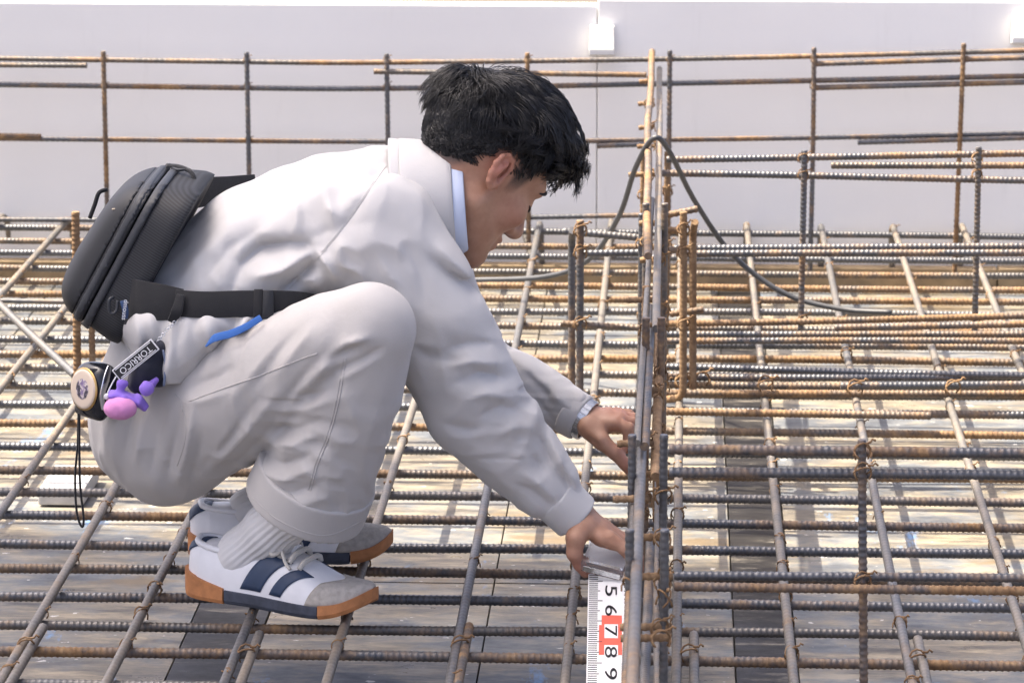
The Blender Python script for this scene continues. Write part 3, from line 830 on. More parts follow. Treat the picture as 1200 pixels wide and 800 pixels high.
# right hand (near): palm over the clear case, thumb down on its left end, fingers over the far side of the cage bar
def hand(palm, fingers, thumb, kp=0.008):
    bf.chain(palm, 0.012)
    for fg in fingers: bf.chain(fg, 0.005)
    bf.chain(thumb, 0.008)
Yh = 5.19
W_ = near_wr
hand([(W_, .024, .030), (A(688, 612, Yh), .019, .034), (A(706, 624, Yh), .017, .040), (A(718, 631, Yh), .013, .041)],
     [[(A(716, 630, Yh - .030), .0105), (A(732, 643, Yh - .034), .0090), (A(741, 656, Yh - .030), .0082), (A(742, 668, Yh - .022), .0072)],
      [(A(718, 628, Yh - .008), .0105), (A(737, 640, Yh - .010), .0092), (A(747, 653, Yh - .008), .0085), (A(749, 667, Yh), .0074)],
      [(A(717, 624, Yh + .016), .0100), (A(735, 634, Yh + .016), .0090), (A(746, 646, Yh + .016), .0082), (A(749, 660, Yh + .018), .0072)],
      [(A(714, 622, Yh + .037), .0092), (A(729, 629, Yh + .040), .0080), (A(739, 639, Yh + .040), .0072), (A(742, 650, Yh + .038), .0064)]],
     [(A(684, 613, Yh - .020), .017), (A(675, 630, Yh - .038), .0145), (A(673, 648, Yh - .040), .0112), (A(680, 661, Yh - .032), .0098), (A(686, 671, Yh - .026), .0076)])
# left hand (far): palm down, fingers bent onto the cage, thumb and index pinching a bar
Yf = 5.43
hand([(far_wr, .023, .029), (A(697, 494, Yf), .020, .034), (A(713, 492, Yf), .0175, .038), (A(724, 490, Yf), .0135, .038)],
     [[(A(722, 497, Yf - .030), .0102), (A(736, 501, Yf - .036), .0092), (A(737, 518, Yf - .038), .0082), (A(727, 527, Yf - .040), .0072)],
      [(A(726, 492, Yf - .010), .0106), (A(742, 496, Yf - .012), .0095), (A(744, 515, Yf - .014), .0085), (A(733, 526, Yf - .016), .0074)],
      [(A(726, 488, Yf + .014), .0102), (A(743, 491, Yf + .014), .0092), (A(746, 509, Yf + .012), .0082), (A(736, 520, Yf + .010), .0072)],
      [(A(722, 484, Yf + .036), .0092), (A(737, 486, Yf + .038), .0082), (A(741, 500, Yf + .036), .0074), (A(735, 511, Yf + .032), .0064)]],
     [(A(690, 502, Yf - .026), .0160), (A(705, 517, Yf - .046), .0128), (A(720, 530, Yf - .052), .0102), (A(732, 543, Yf - .048), .0090), (A(741, 556, Yf - .042), .0070)])
# knuckle dips and the fold between thumb and palm
for a_, b_, r_ in (((717, 481, Yf - .036), (722, 497, Yf - .050), .0030), ((727, 484, Yf - .030), (731, 500, Yf - .050), .0030), ((736, 487, Yf - .030), (738, 503, Yf - .052), .0028), ((705, 503, Yf - .056), (722, 513, Yf - .060), .0042), ((692, 516, Yf - .050), (700, 522, Yf - .060), .0028)):
    bf.cap(A(*a_), A(*b_), r_, r_, 0.006, op='sub')
V, Q = bf.surface(); V = bf.relax(V, Q, 1, 0.5)
body_me = mesh_np('body', V, Q)
del bf.F
# skin tint per vertex: redder ears, lips, fingers; stubble-dark where the hair is clipped short
Hl = (V - HC) @ HR.T
tint = np.zeros((len(V), 4), np.float32); tint[:, 3] = 1
def blob(c, r): return np.exp(-(((Hl - np.array(c)) / np.array(r)) ** 2).sum(1))
red = np.maximum(blob((-.010, -.085, .012), (.025, .02, .03)), blob((-.010, .085, .012), (.025, .02, .03)))
red = np.maximum(red, 0.9 * blob((.092, 0, -.057), (.010, .024, .010)))
red = np.maximum(red, 0.45 * blob((.065, -.045, -.020), (.03, .03, .025)))
for p in (A(742, 655, Yh), A(681, 660, Yh - .03), A(744, 512, Yf), A(736, 540, Yf - .04), A(726, 497, Yf)):
    red = np.maximum(red, 0.7 * np.exp(-(((V - vv(p)) / .028) ** 2).sum(1)))
def sstep(x, a, b): t = np.clip((x - a) / (b - a), 0, 1); return t * t * (3 - 2 * t)
x_, y_, z_ = Hl[:, 0], np.abs(Hl[:, 1]), Hl[:, 2]
# hairline height as a function of how far forward we are
hl = np.interp(x_, [-.12, -.085, -.055, -.030, -.005, .010, .022, .036, .050, .066, .09], [-.078, -.072, -.036, .012, .034, .030, -.010, -.004, .030, .052, .066])
stub = sstep(z_ - hl, -.004, .030) * (np.linalg.norm((Hl - np.array([-.008, 0, .046])) / np.array([.098, .077, .083]), axis=1) < np.where(x_ < -.045, 1.5, 1.10)) * (1 - sstep(y_ - .074, 0, .004))
stub = np.maximum(stub, 0.8 * np.exp(-(((V - vv(A(534, 226, 5.236))) / np.array([.0028, .02, .0028])) ** 2).sum(1)))
tint[:, 0] = red; tint[:, 1] = stub
ca = body_me.color_attributes.new('tint', 'FLOAT_COLOR', 'POINT'); ca.data.foreach_set('color', tint.ravel())
def skin_mat():
    m, nt, p = new_mat('skin')
    at = nt.nodes.new('ShaderNodeAttribute'); at.attribute_name = 'tint'
    sep = nt.nodes.new('ShaderNodeSeparateColor'); nt.links.new(at.outputs['Color'], sep.inputs[0])
    tc = nt.nodes.new('ShaderNodeTexCoord')
    n = noise(nt, tc.outputs['Object'], 38, 5, 0.6); f = noise(nt, tc.outputs['Object'], 700, 3)
    c = ramp(nt, n.outputs[0], [(0.28, (0.33, 0.165, 0.10)), (0.72, (0.46, 0.265, 0.175))]).outputs[0]
    c = mix(nt, vmath(nt, 'MULTIPLY', sep.outputs['Red'], 0.65), c, (0.50, 0.17, 0.125))
    st = vmath(nt, 'MULTIPLY', sep.outputs['Green'], ramp(nt, f.outputs[0], [(0.3, (0.75, 0.75, 0.75)), (0.6, (1, 1, 1))]).outputs[0])
    c = mix(nt, vmath(nt, 'MULTIPLY', st, 0.93), c, (0.022, 0.020, 0.021))
    nt.links.new(c, p.inputs['Base Color'])
    p.inputs['Roughness'].default_value = 0.52
    p.inputs['Subsurface Weight'].default_value = 0.12
    p.inputs['Subsurface Radius'].default_value = (0.012, 0.005, 0.003)
    p.inputs['Subsurface Scale'].default_value = 0.6
    bump(nt, p, f.outputs[0], 0.3, 0.0006)
    return m
body = link('body', body_me, skin_mat(), person)
M_HAIR, nt_, p_ = new_mat('black_hair')
oi_ = noise(nt_, nt_.nodes.new('ShaderNodeTexCoord').outputs['Object'], 260, 2)
nt_.links.new(ramp(nt_, oi_.outputs[0], [(0.3, (0.005, 0.005, 0.006)), (0.75, (0.013, 0.0125, 0.014))]).outputs[0], p_.inputs['Base Color'])
p_.inputs['Roughness'].default_value = 0.38; p_.inputs['Specular IOR Level'].default_value = 0.6

# hair: a close cap plus several thousand tapered locks
EC, ER = np.array([-.008, 0, .046]), np.array([.098, .077, .083])      # scalp ellipsoid in head space
def scalp(d, off):                                                     # point at height off over the scalp in direction d (unit, ellipsoid space)
    p = EC + d * ER; n = d / ER; n = n / np.linalg.norm(n, axis=-1, keepdims=True)
    return p + n * off[..., None]
def to_w(P): return HC + P @ HR
hair_V, hair_Q = [], []; voff = 0
capf = Field(HC - 0.17, HC + 0.19, 0.003)
sl, X, Y, Z = capf.reg(HC - 1, HC + 1)
lx = (X - HC[0]) * HF[0] + (Y - HC[1]) * HF[1] + (Z - HC[2]) * HF[2]
ly = (X - HC[0]) * HL[0] + (Y - HC[1]) * HL[1] + (Z - HC[2]) * HL[2]
lz = (X - HC[0]) * HU[0] + (Y - HC[1]) * HU[1] + (Z - HC[2]) * HU[2]
qx, qy, qz = (lx - EC[0]) / ER[0], (ly - EC[1]) / ER[1], (lz - EC[2]) / ER[2]
k0 = np.sqrt(qx**2 + qy**2 + qz**2) + 1e-6
thick = 0.0010 + 0.017 * np.clip((qz / k0 + 0.05) / 0.75, 0, 1) + 0.010 * np.clip(qx / k0, 0, 1) * np.clip(qz / k0, 0, 1) + 0.006 * np.clip(-qx / k0 - .3, 0, 1)
D = (k0 - 1) * 0.085 - thick
hlf = np.interp(lx, [-.12, -.085, -.055, -.030, -.005, .010, .022, .036, .050, .066, .10], [-.070, -.062, -.022, .032, .056, .058, .034, .040, .054, .066, .078])
D = np.maximum(D, -(lz - hlf) * 0.8)
capf.F[:] = D
cap_me = capf.mesh('hair', 2)
M_CAP = plain('hair_roots', (0.006, 0.006, 0.007), 0.95, 0, 0.2, 300, 0.6)
hair = link('hair', cap_me, M_CAP, person)

def crown_flow(d):
    """combing direction: away from the crown whorl, forward on top, down on the sides"""
    w = np.array([-.62, 0.10, .78]); w /= np.linalg.norm(w)
    v = d - w * (d @ w)[:, None]
    v /= np.linalg.norm(v, axis=1)[:, None] + 1e-9
    f = np.array([1.0, -0.15, -0.05])
    top = np.clip((d[:, 2] - 0.15) / 0.6, 0, 1)[:, None]
    return v + f * top * 0.9
nC = 820
d = rng.normal(size=(nC * 3, 3)); d /= np.linalg.norm(d, axis=1)[:, None]
pp = EC + d * ER
hlc = np.interp(pp[:, 0], [-.12, -.085, -.055, -.030, -.005, .010, .022, .036, .050, .066, .10], [-.080, -.074, -.034, .016, .040, .042, .012, .016, .044, .060, .076])
ok_ = pp[:, 2] > hlc; above = (pp[:, 2] - hlc)[ok_][:nC]; d = d[ok_][:nC]; nC = len(d)
seg = 7
for c in range(nC):
    d0 = d[c]; top = float(np.clip((d0[2] - 0.05) / 0.6, 0, 1)); front = float(np.clip(d0[0], 0, 1)) * top
    L = 0.020 + 0.034 * top + 0.020 * front + 0.008 * rng.random()
    L *= 0.8 + 0.4 * rng.random()
    if top < 0.35: L = min(L, 0.007 + 0.75 * above[c])
    edge = float(np.clip(above[c] / 0.03, 0.12, 1)) if top < 0.35 else 1.0
    m = 20 if top < 0.3 else 22
    spread = 0.055
    ds = d0 + rng.normal(size=(m, 3)) * spread; ds /= np.linalg.norm(ds, axis=1)[:, None]
    twist = rng.normal(size=3) * (0.22 if top > .3 else 0.10)
    lift = (0.007 * edge + 0.029 * top + 0.008 * front) * (0.75 + 0.5 * rng.random())
    if d0[0] < -0.3: lift *= 0.80
    cur = ds.copy(); paths = []
    cdir = d0.copy()
    for k in range(seg + 1):
        t = k / seg
        off = 0.001 + lift * np.sin(min(1.0, t * 1.5) * np.pi * 0.5) * (1 - 0.25 * t * (1 - top)) * np.ones(m) + 0.0012 * rng.normal(size=m) * t
        if front > 0.3: off = off + 0.010 * t * t * front
        paths.append(scalp(cur, off))
        fl = crown_flow(cur) + twist + 0.10 * rng.normal(size=(m, 3)) * t
        fl -= cur * (fl * cur).sum(1)[:, None]; fl /= np.linalg.norm(fl, axis=1)[:, None] + 1e-9
        cur = cur + fl * (L / seg / 0.088); cur /= np.linalg.norm(cur, axis=1)[:, None]
        ctr = cur.mean(0); cur += (ctr - cur) * (0.10 * t); cur /= np.linalg.norm(cur, axis=1)[:, None]
    P = np.array(paths)                                    # seg+1, m, 3
    if front > 0.25:                                       # fringe ends fall free of the forehead
        drop = (np.linspace(0, 1, seg + 1) ** 2)[:, None]
        P[:, :, 0] += 0.010 * front * drop; P[:, :, 2] -= 0.006 * front * drop
    Pw = to_w(P)
    for i in range(m):
        path = Pw[:, i, :]
        r = 0.00068 * np.array([0.8, 1, 1, 0.95, 0.85, 0.7, 0.45, 0.12]) * (0.8 + 0.5 * rng.random())
        Vt, Qt, Tt = tube_np(path, r, 3)
        hair_V.append(Vt[:-2]); hair_Q.append(Qt + voff); voff += len(Vt) - 2
link('locks', mesh_np('locks', np.vstack(hair_V), np.vstack(hair_Q)), M_HAIR, hair)
# brows and lashes
M_LASH = plain('dark_hair', (0.012, 0.010, 0.010), 0.6, 0, 0.1)
from mathutils.bvhtree import BVHTree
body_bv = BVHTree.FromPolygons([tuple(v.co) for v in body_me.vertices], [tuple(p.vertices) for p in body_me.polygons])
def on_skin(p, lift=0.0006):
    loc, nrm, _, _ = body_bv.find_nearest(Vector(p)); return loc + nrm * lift
for s in (-1, 1):
    bp = [on_skin(q, .0012) for q in catmull([hd(.100, s * .012, .036), hd(.098, s * .024, .040), hd(.088, s * .042, .040), hd(.074, s * .058, .030)], 5)]
    link('eyebrow', tube_mesh('eyebrow', np.array([list(q) for q in bp]), np.interp(np.linspace(0, 1, 16), [0, .3, .8, 1], [.0026, .0034, .0030, .0010]), 6, 0.8), M_LASH, person)
    ep = [on_skin(q, .001) for q in catmull([hd(.093, s * .020, .004), hd(.096, s * .030, .002), hd(.090, s * .043, .004), hd(.080, s * .053, .009)], 5)]
    link('eyelashes', tube_mesh('eyelashes', np.array([list(q) for q in ep]), np.interp(np.linspace(0, 1, 16), [0, .5, .85, 1], [.0010, .0018, .0020, .0008]), 6), M_LASH, person)
# ------------------------------------------------------------------ clothes
M_JACKET = fabric('white_work_cotton', (0.52, 0.509, 0.498), 0.035, 1500, 0.30, blotch=(0.47, 0.44, 0.40))
M_TROUSER = fabric('pale_grey_cotton', (0.475, 0.456, 0.436), 0.04, 1500, 0.30, blotch=(0.41, 0.38, 0.34))
M_SHIRT = fabric('light_blue_cotton', (0.58, 0.65, 0.80), 0.03, 1500, 0.15)
M_BLUE = fabric('blue_binding', (0.045, 0.15, 0.46), 0.06, 900, 0.2)
def pxl(pts, Y): return [A(x, y, Y) for x, y in pts]

# jacket
jf = Field((A(95, 500, PY).x, 4.93, 0.05), (A(715, 500, PY).x, 5.66, A(500, 130, 5.4).z), 0.0032)
jf.chain([(A(208, 402, PY), .092, .168), (A(243, 352, PY), .105, .172), (A(310, 301, PY), .109, .182), (A(390, 266, PY), .104, .188), (A(452, 245, PY), .090, .140), (A(490, 236, PY), .074, .072)], 0.03)
jf.chain([(A(446, 272, 5.175), .084, .072), (A(508, 375, 5.17), .080, .066), (A(557, 474, 5.17), .074, .060), (A(604, 531, 5.178), .062, .052), (A(638, 567, 5.184), .049, .044), (A(655, 585, 5.187), .040, .040)], 0.04)
jf.chain([(A(470, 238, 5.45), .080, .070), (A(518, 350, 5.48), .056, .055), (A(566, 432, 5.50), .050, .052), (A(636, 463, 5.465), .045, .043), (A(672, 484, 5.442), .035, .036)], 0.04)
# the sleeves are trimmed at the wrists
for cf, nf in ((A(664, 594, 5.189), A(676, 606, 5.191) - A(664, 594, 5.188)), (A(677, 487, 5.44), A(690, 494, 5.437) - A(664, 479, 5.447))):
    nf = vv(nf); nf /= np.linalg.norm(nf)
    sl, X, Y, Z = jf.reg(vv(cf) - .075, vv(cf) + .075)
    Dp = ((X - cf[0]) * nf[0] + (Y - cf[1]) * nf[1] + (Z - cf[2]) * nf[2]).astype(np.float32)
    jf.F[sl] = np.maximum(jf.F[sl], Dp)
# neck opening
jf.cap(A(538, 234, PY), A(640, 220, PY), .079, .10, 0.004, op='sub')
N_ = 5.27
for pts, amp, w in (
    # back and side
    ([(272, 340), (280, 315), (300, 300), (335, 291), (368, 293)], .017, .016), ([(300, 327), (330, 318), (352, 305), (364, 297)], -.010, .012), ([(330, 345), (352, 326), (368, 310)], .012, .010),
    ([(345, 330), (365, 330), (372, 343)], -.008, .010), ([(372, 296), (385, 312), (395, 335)], -.009, .012),
    ([(240, 330), (262, 300), (300, 275)], .005, .016), ([(205, 340), (225, 312), (250, 290)], -.004, .014), ([(360, 285), (400, 268), (435, 262)], .005, .018),
    # shoulder to chest
    ([(497, 200), (515, 222), (528, 252)], -.007, .010), ([(486, 205), (505, 232), (520, 262)], .005, .010), ([(438, 214), (415, 250), (388, 286)], .004, .007),
    ([(470, 285), (490, 320), (500, 360)], .006, .018), ([(500, 303), (522, 325), (545, 342), (556, 356)], .010, .011), ([(512, 292), (535, 318), (552, 338)], -.007, .010),
    ([(440, 300), (462, 330), (480, 372)], -.006, .014), ([(470, 395), (500, 420), (545, 425)], .006, .014),
    # elbow
    ([(515, 415), (545, 405), (575, 408)], .007, .012), ([(525, 430), (552, 425), (583, 432)], -.008, .010), ([(535, 450), (560, 440), (590, 450)], .010, .011), ([(545, 470), (570, 462), (597, 470)], -.007, .010), ([(560, 492), (585, 480), (610, 490)], .008, .011),
    ([(520, 500), (550, 508), (570, 500)], .006, .012), ([(575, 520), (600, 505), (625, 508)], -.006, .010),
    # cuff gathers
    ([(628, 520), (640, 545), (655, 570), (664, 585)], .009, .007), ([(640, 516), (652, 540), (664, 565), (676, 582)], -.007, .007), ([(622, 540), (632, 556), (640, 566)], .014, .009), ([(612, 560), (630, 572), (650, 596)], -.006, .008), ([(655, 560), (668, 588)], .006, .005), ([(600, 572), (622, 582), (645, 604)], .006, .007)):
    jf.crease(pxl(pts, 5.1), amp * 1.15, w * 0.85, N_)
for pts, amp, w in (([(598, 415), (622, 428), (640, 446)], -.008, .010), ([(618, 432), (640, 452), (650, 470)], .008, .009), ([(640, 445), (662, 462), (676, 470)], -.005, .008), ([(625, 455), (645, 478), (655, 490)], .006, .008)):
    P = pxl(pts, 5.47); sl_lo = 5.36
    Fsave = jf.F[:, :int((sl_lo - jf.lo[1]) / jf.h), :].copy(); jf.crease(P, amp, w); jf.F[:, :Fsave.shape[1], :] = Fsave
jf.wobble(0.0010, 38, 3)
jf.wrinkle(0.0045, (17, 9, 15), 21)
jf.wrinkle(0.0050, (11, 9, 26), 22, A(470, 560, 5.0) , A(690, 380, 5.6))
jacket = link('jacket', jf.mesh('jacket', 1), M_JACKET, person)

def shell_ring(name, a, b, r0, r1, th, mat, parent, b0=None, b1=None, cut0=True, bd=(0, 1, 0), hh=0.0028):
    """band of cloth round a limb between two points"""
    a, b = vv(a), vv(b); m = max(r0, r1, b0 or 0, b1 or 0) + .02
    fd = Field(np.minimum(a, b) - m, np.maximum(a, b) + m, hh)
    d = (b - a) / np.linalg.norm(b - a)
    fd.cap(a - d * .03, b + d * .03, r0, r1, 0.001, b0, b1, bd)
    fd.cut(a, -d, 0.001); fd.cut(b, d, 0.001)
    return link(name, fd.mesh(name, 1), mat, parent)
cuff_n = shell_ring('cuff', A(649, 580, 5.186), A(676, 606, 5.191), .0385, .0355, .002, M_JACKET, jacket, .042, .039)
shell_ring('cuff', A(664, 480, 5.446), A(682, 490, 5.438), .0375, .0345, .002, M_JACKET, jacket, .039, .036)
# jacket collar and light blue shirt collar round the neck
def collar(name, pts, r, fl, mat, parent):
    return link(name, tube_mesh(name, catmull(pts, 8), r, 10, fl), mat, parent)
nd_ = np.array([0.98, 0.05, 0.06]); nd_ /= np.linalg.norm(nd_); nk0 = vv(A(524, 236, PY - .005)) + nd_ * .015
def neck_ring(off, rad, tilt=0.0, n=34):
    c = nk0 + nd_ * off
    s_ = np.array([0, 1.0, 0]); s_ -= nd_ * (s_ @ nd_); s_ /= np.linalg.norm(s_); u_ = np.cross(nd_, s_)
    return np.array([c + rad * (1.22 * math.cos(a) * s_ + 0.98 * math.sin(a) * u_) for a in np.linspace(0, 2 * np.pi, n)])
def band(name, rings, mat, parent, th=0.0018):
    R = np.array(rings); m, n = R.shape[:2]; V = R.reshape(-1, 3); F_ = []
    for i in range(m - 1):
        for j in range(n - 1):
            F_.append((i * n + j, i * n + j + 1, (i + 1) * n + j + 1, (i + 1) * n + j))
    o = link(name, mesh_py(name, V, F_, True), mat, parent)
    md = o.modifiers.new('thickness', 'SOLIDIFY'); md.thickness = th; md.offset = 0
    sb = o.modifiers.new('smooth', 'SUBSURF'); sb.levels = 1; sb.render_levels = 1
    return o
band('shirt_collar', [neck_ring(-.050, .084), neck_ring(-.016, .079), neck_ring(.010, .0755), neck_ring(.015, .0775), neck_ring(-.012, .0815)], M_SHIRT, person)
band('collar', [neck_ring(-.095, .098), neck_ring(-.060, .090), neck_ring(-.026, .0845), neck_ring(-.006, .0820), neck_ring(-.003, .0840), neck_ring(-.022, .088), neck_ring(-.046, .092), neck_ring(-.080, .096)], M_JACKET, jacket)

# trousers
tf = Field((A(85, 500, PY).x, 4.93, 0.02), (A(505, 500, PY).x, 5.66, A(400, 300, 5.5).z + 0.06), 0.0032)
tf.chain([(A(208, 420, PY), .100, .160), (A(194, 480, PY), .108, .170), (A(196, 496, PY), .108, .165)], 0.04)
tf.chain([(A(200, 498, 5.205), .108, .090), (A(306, 452, 5.115), .088, .084), (A(396, 400, 5.045), .071, .068), (A(434, 384, 5.030), .0635, .061)], 0.035)
tf.chain([(A(206, 490, 5.395), .106, .090), (A(315, 436, 5.43), .092, .084), (A(405, 388, 5.455), .068, .066), (A(440, 374, 5.46), .060, .060)], 0.035)
shin_n = [(A(434, 386, 5.030), .0625), (A(413, 460, 5.055), .070), (A(386, 524, 5.085), .078), (A(359, 586, 5.115), .087)]
shin_f = [(A(440, 376, 5.46), .058), (A(420, 450, 5.45), .064), (A(397, 505, 5.43), .068), (A(376, 553, 5.415), .076)]
sf2 = Field(tf.lo, tf.ax[0][-1] * np.array([1, 0, 0]) + np.array([0, tf.ax[1][-1], tf.ax[2][-1]]), tf.h)
def leg_field(ch):
    fd = Field(tf.lo, (tf.ax[0][-1], tf.ax[1][-1], tf.ax[2][-1]), tf.h)
    fd.chain(ch, 0.03)
    a, b = vv(ch[-2][0]), vv(ch[-1][0])
    fd.cut(b, b - a, 0.003)
    return fd
for ch in (shin_n, shin_f):
    fd = leg_field(ch); n = tuple(min(a, b) for a, b in zip(fd.F.shape, tf.F.shape))
    s3 = tuple(slice(0, q) for q in n)
    tf.F[s3] = smin(tf.F[s3], fd.F[s3], 0.007)
del fd, sf2
for pts, amp, w in (
    # behind the knee
    ([(398, 402), (372, 425), (345, 462), (318, 500)], -.004, .008), ([(430, 388), (408, 398), (388, 412)], .009, .009), ([(452, 392), (428, 408), (402, 420), (380, 440)], .008, .008), ([(440, 378), (414, 386), (396, 398)], -.009, .009), ([(448, 404), (420, 420), (400, 432)], -.005, .007),
    # calf folds
    ([(350, 455), (372, 452), (390, 444)], .006, .007), ([(335, 475), (362, 470), (388, 458)], -.006, .007), ([(322, 500), (350, 496), (382, 480)], .007, .008), ([(312, 520), (345, 512), (378, 498)], -.007, .008), ([(303, 538), (335, 540), (372, 520)], .008, .008), ([(300, 552), (335, 556), (372, 538)], -.007, .008), ([(310, 566), (345, 572), (380, 556)], .007, .008), ([(330, 586), (362, 582), (390, 572)], -.004, .008),
    ([(460, 420), (445, 480), (425, 540)], -.003, .016), ([(465, 455), (448, 505), (430, 560)], .003, .012),
    # thigh
    ([(372, 372), (352, 398), (330, 430)], -.005, .010), ([(352, 380), (330, 405), (300, 450)], .005, .012), ([(330, 395), (300, 430), (270, 470)], -.004, .012), ([(392, 392), (365, 425), (335, 465)], .006, .009), ([(405, 400), (385, 418), (360, 448)], -.006, .008),
    ([(330, 450), (290, 505), (242, 562)], -.006, .009), ([(310, 455), (268, 515), (230, 560)], .005, .010), ([(345, 462), (305, 515), (262, 560)], .005, .010),
    # seat
    ([(200, 580), (212, 545), (222, 500), (226, 470)], -.007, .008), ([(188, 575), (198, 535), (208, 490)], .006, .009), ([(216, 578), (228, 540), (236, 505)], .005, .008), ([(150, 556), (158, 520), (172, 480)], -.006, .008), ([(138, 545), (146, 510), (160, 475)], .005, .009), ([(128, 520), (136, 480), (150, 450)], -.004, .009),
    ([(170, 565), (178, 525), (190, 480)], .004, .009), ([(240, 560), (255, 525), (275, 495)], -.004, .008), ([(215, 460), (240, 450), (275, 428)], .006, .009), ([(205, 475), (235, 470), (270, 455)], -.004, .009)):
    tf.crease(pxl(pts, 5.06), amp * 1.15, w * 0.8, 5.26)
tf.wobble(0.0010, 42, 5)
tf.wrinkle(0.0040, (22, 9, 12), 31)
tf.wrinkle(0.0040, (12, 9, 27), 32, A(290, 620, 4.95), A(490, 420, 5.3))
trousers = link('trousers', tf.mesh('trousers', 1), M_TROUSER, person)
def hem(ch, t0=0.62):
    a, b = vv(ch[-2][0]), vv(ch[-1][0]); d = (b - a) / np.linalg.norm(b - a)
    r1 = ch[-1][1]; r0 = ch[-2][1] + (r1 - ch[-2][1]) * t0
    return shell_ring('turned_up_hem', a + (b - a) * t0, b + d * .006, r0 + .0028, r1 + .0030, .002, M_TROUSER, trousers)
hem_n = hem(shin_n, .50); hem(shin_f, .50)
# stitched seams laid on the cloth
from mathutils.bvhtree import BVHTree
dg = bpy.context.evaluated_depsgraph_get()
def seam(obj, pts, mat, r=0.0009, name='seam', lift=0.0003):
    bv = BVHTree.FromPolygons([tuple(v.co) for v in obj.data.vertices], [tuple(p.vertices) for p in obj.data.polygons])
    out = []
    P = catmull([(x, y, 0) for x, y in pts], 10)
    for x, y, _ in P:
        d = ray(x, y).normalized(); hit = bv.ray_cast(Vector((0, 0, CAM_H)) + d * 4.0, d)
        if hit[0] is not None: out.append(hit[0] + hit[1] * lift)
    if len(out) > 3: link(name, tube_mesh(name, np.array([list(p) for p in out]), r, 5), mat, obj)
seam(jacket, [(440, 213), (418, 245), (396, 275), (378, 296)], M_JACKET)
seam(jacket, [(438, 213), (416, 245), (394, 275), (376, 296)], M_JACKET, 0.0006)
seam(trousers, [(222, 470), (262, 455), (310, 438), (352, 421), (372, 414)], M_TROUSER)
seam(trousers, [(405, 420), (398, 465), (386, 510), (372, 545), (364, 575)], M_TROUSER)
seam(trousers, [(402, 420), (395, 465), (383, 510), (369, 545), (361, 575)], M_TROUSER, 0.0006)
seam(jacket, [(384, 292), (362, 312), (340, 338)], M_JACKET, 0.0007)
seam(jacket, [(470, 186), (452, 196), (440, 213)], M_JACKET, 0.0007)
seam(trousers, [(214, 476), (218, 498), (216, 520), (208, 545)], M_TROUSER, 0.0007)
seam(trousers, [(205, 462), (212, 470), (214, 482)], M_TROUSER, 0.0010)
seam(hem_n, [(296, 583), (330, 611), (381, 627), (432, 606)], M_TROUSER, 0.0006)
seam(cuff_n, [(636, 595), (652, 588), (668, 570)], M_JACKET, 0.0006)
# jacket tail bunched up under the belt, with its blue binding
def drape():
    ns, nt2 = 90, 44; V, F_ = [], []
    for i in range(ns + 1):
        t_ = i / ns; x = 138 + (308 - 138) * t_
        yb = np.interp(x, [138, 150, 172, 186, 194, 212, 222, 238, 256, 280, 308], [398, 412, 414, 424, 450, 449, 436, 414, 408, 397, 378])
        for j in range(nt2 + 1):
            q = j / nt2; y = 362 + (yb - 362) * q
            rip = (math.sin(x * .155 + 2.2 * q) * .55 + math.sin(x * .29 - 1.3 * q + 1.0) * .35 + math.sin(x * .083 + 3.1 * q) * .5) * .013 * q ** 0.7
            bulge = .022 * math.sin(math.pi * min(1, q * .9)) ** .8
            hook_ = .010 * max(0, q - .8) / .2
            xx = x + 6 * q * math.sin(x * .07 + 4 * q) 
            Yb = np.interp(x, [138, 160, 200, 250, 308], [5.165, 5.118, 5.098, 5.092, 5.100])
            V.append(A(xx, y, Yb - bulge - rip + hook_))
    for i in range(ns):
        for j in range(nt2):
            k_ = i * (nt2 + 1) + j; F_.append((k_, k_ + 1, k_ + nt2 + 2, k_ + nt2 + 1))
    o = link('tail', mesh_py('tail', V, F_, True), M_JACKET, jacket)
    md = o.modifiers.new('thickness', 'SOLIDIFY'); md.thickness = 0.0022; md.offset = 0
    return o
tail = drape()

# ------------------------------------------------------------------ shoes
M_LEATHER = plain('white_leather', (0.80, 0.80, 0.81), 0.42, 0, 0.05, 30, 0.12)
M_SUEDE = plain('grey_suede', (0.42, 0.385, 0.34), 0.95, 0, 0.18, 120, 0.5)
M_NAVY = plain('navy_leather', (0.028, 0.050, 0.100), 0.5, 0, 0.15, 50, 0.15)
M_GUM = plain('gum_rubber', (0.46, 0.19, 0.070), 0.7, 0, 0.2, 60, 0.3)
M_MID = plain('navy_midsole', (0.050, 0.058, 0.080), 0.75, 0, 0.35, 50, 0.3)
M_SOCK = fabric('white_ribbed_sock', (0.70, 0.69, 0.68), 0.03, 1500, 0.2)
M_LACE = fabric('cream_lace', (0.60, 0.57, 0.51), 0.05, 2000, 0.3)
US = [0, .03, .08, .16, .28, .42, .56, .68, .78, .86, .92, .965, 1.0]
WS = [.010, .024, .032, .037, .039, .039, .042, .0455, .047, .043, .035, .024, .004]
HS = [.050, .060, .064, .065, .067, .075, .068, .053, .038, .031, .025, .019, .010]
CS = [0, 0, 0, 0, 0, 0, .001, .002, .003, .005, .008, .009, .010]            # the outline swings in towards the big toe
SB = [.020, .0195, .019, .0185, .018, .0175, .0165, .016, .0170, .020, .025, .030, .035]   # top of sole
BT = [.006, .002, 0, 0, .0005, .001, .000, 0, .001, .005, .011, .018, .026]            # underside
LEN = 0.300
def smooth_tab(xs, ys):
    P = catmull(list(zip(xs, ys, [0] * len(xs))), 12); return P[:, 0], P[:, 1]
TW, TH, TC, TS, TB = (smooth_tab(US, q) for q in (WS, HS, CS, SB, BT))
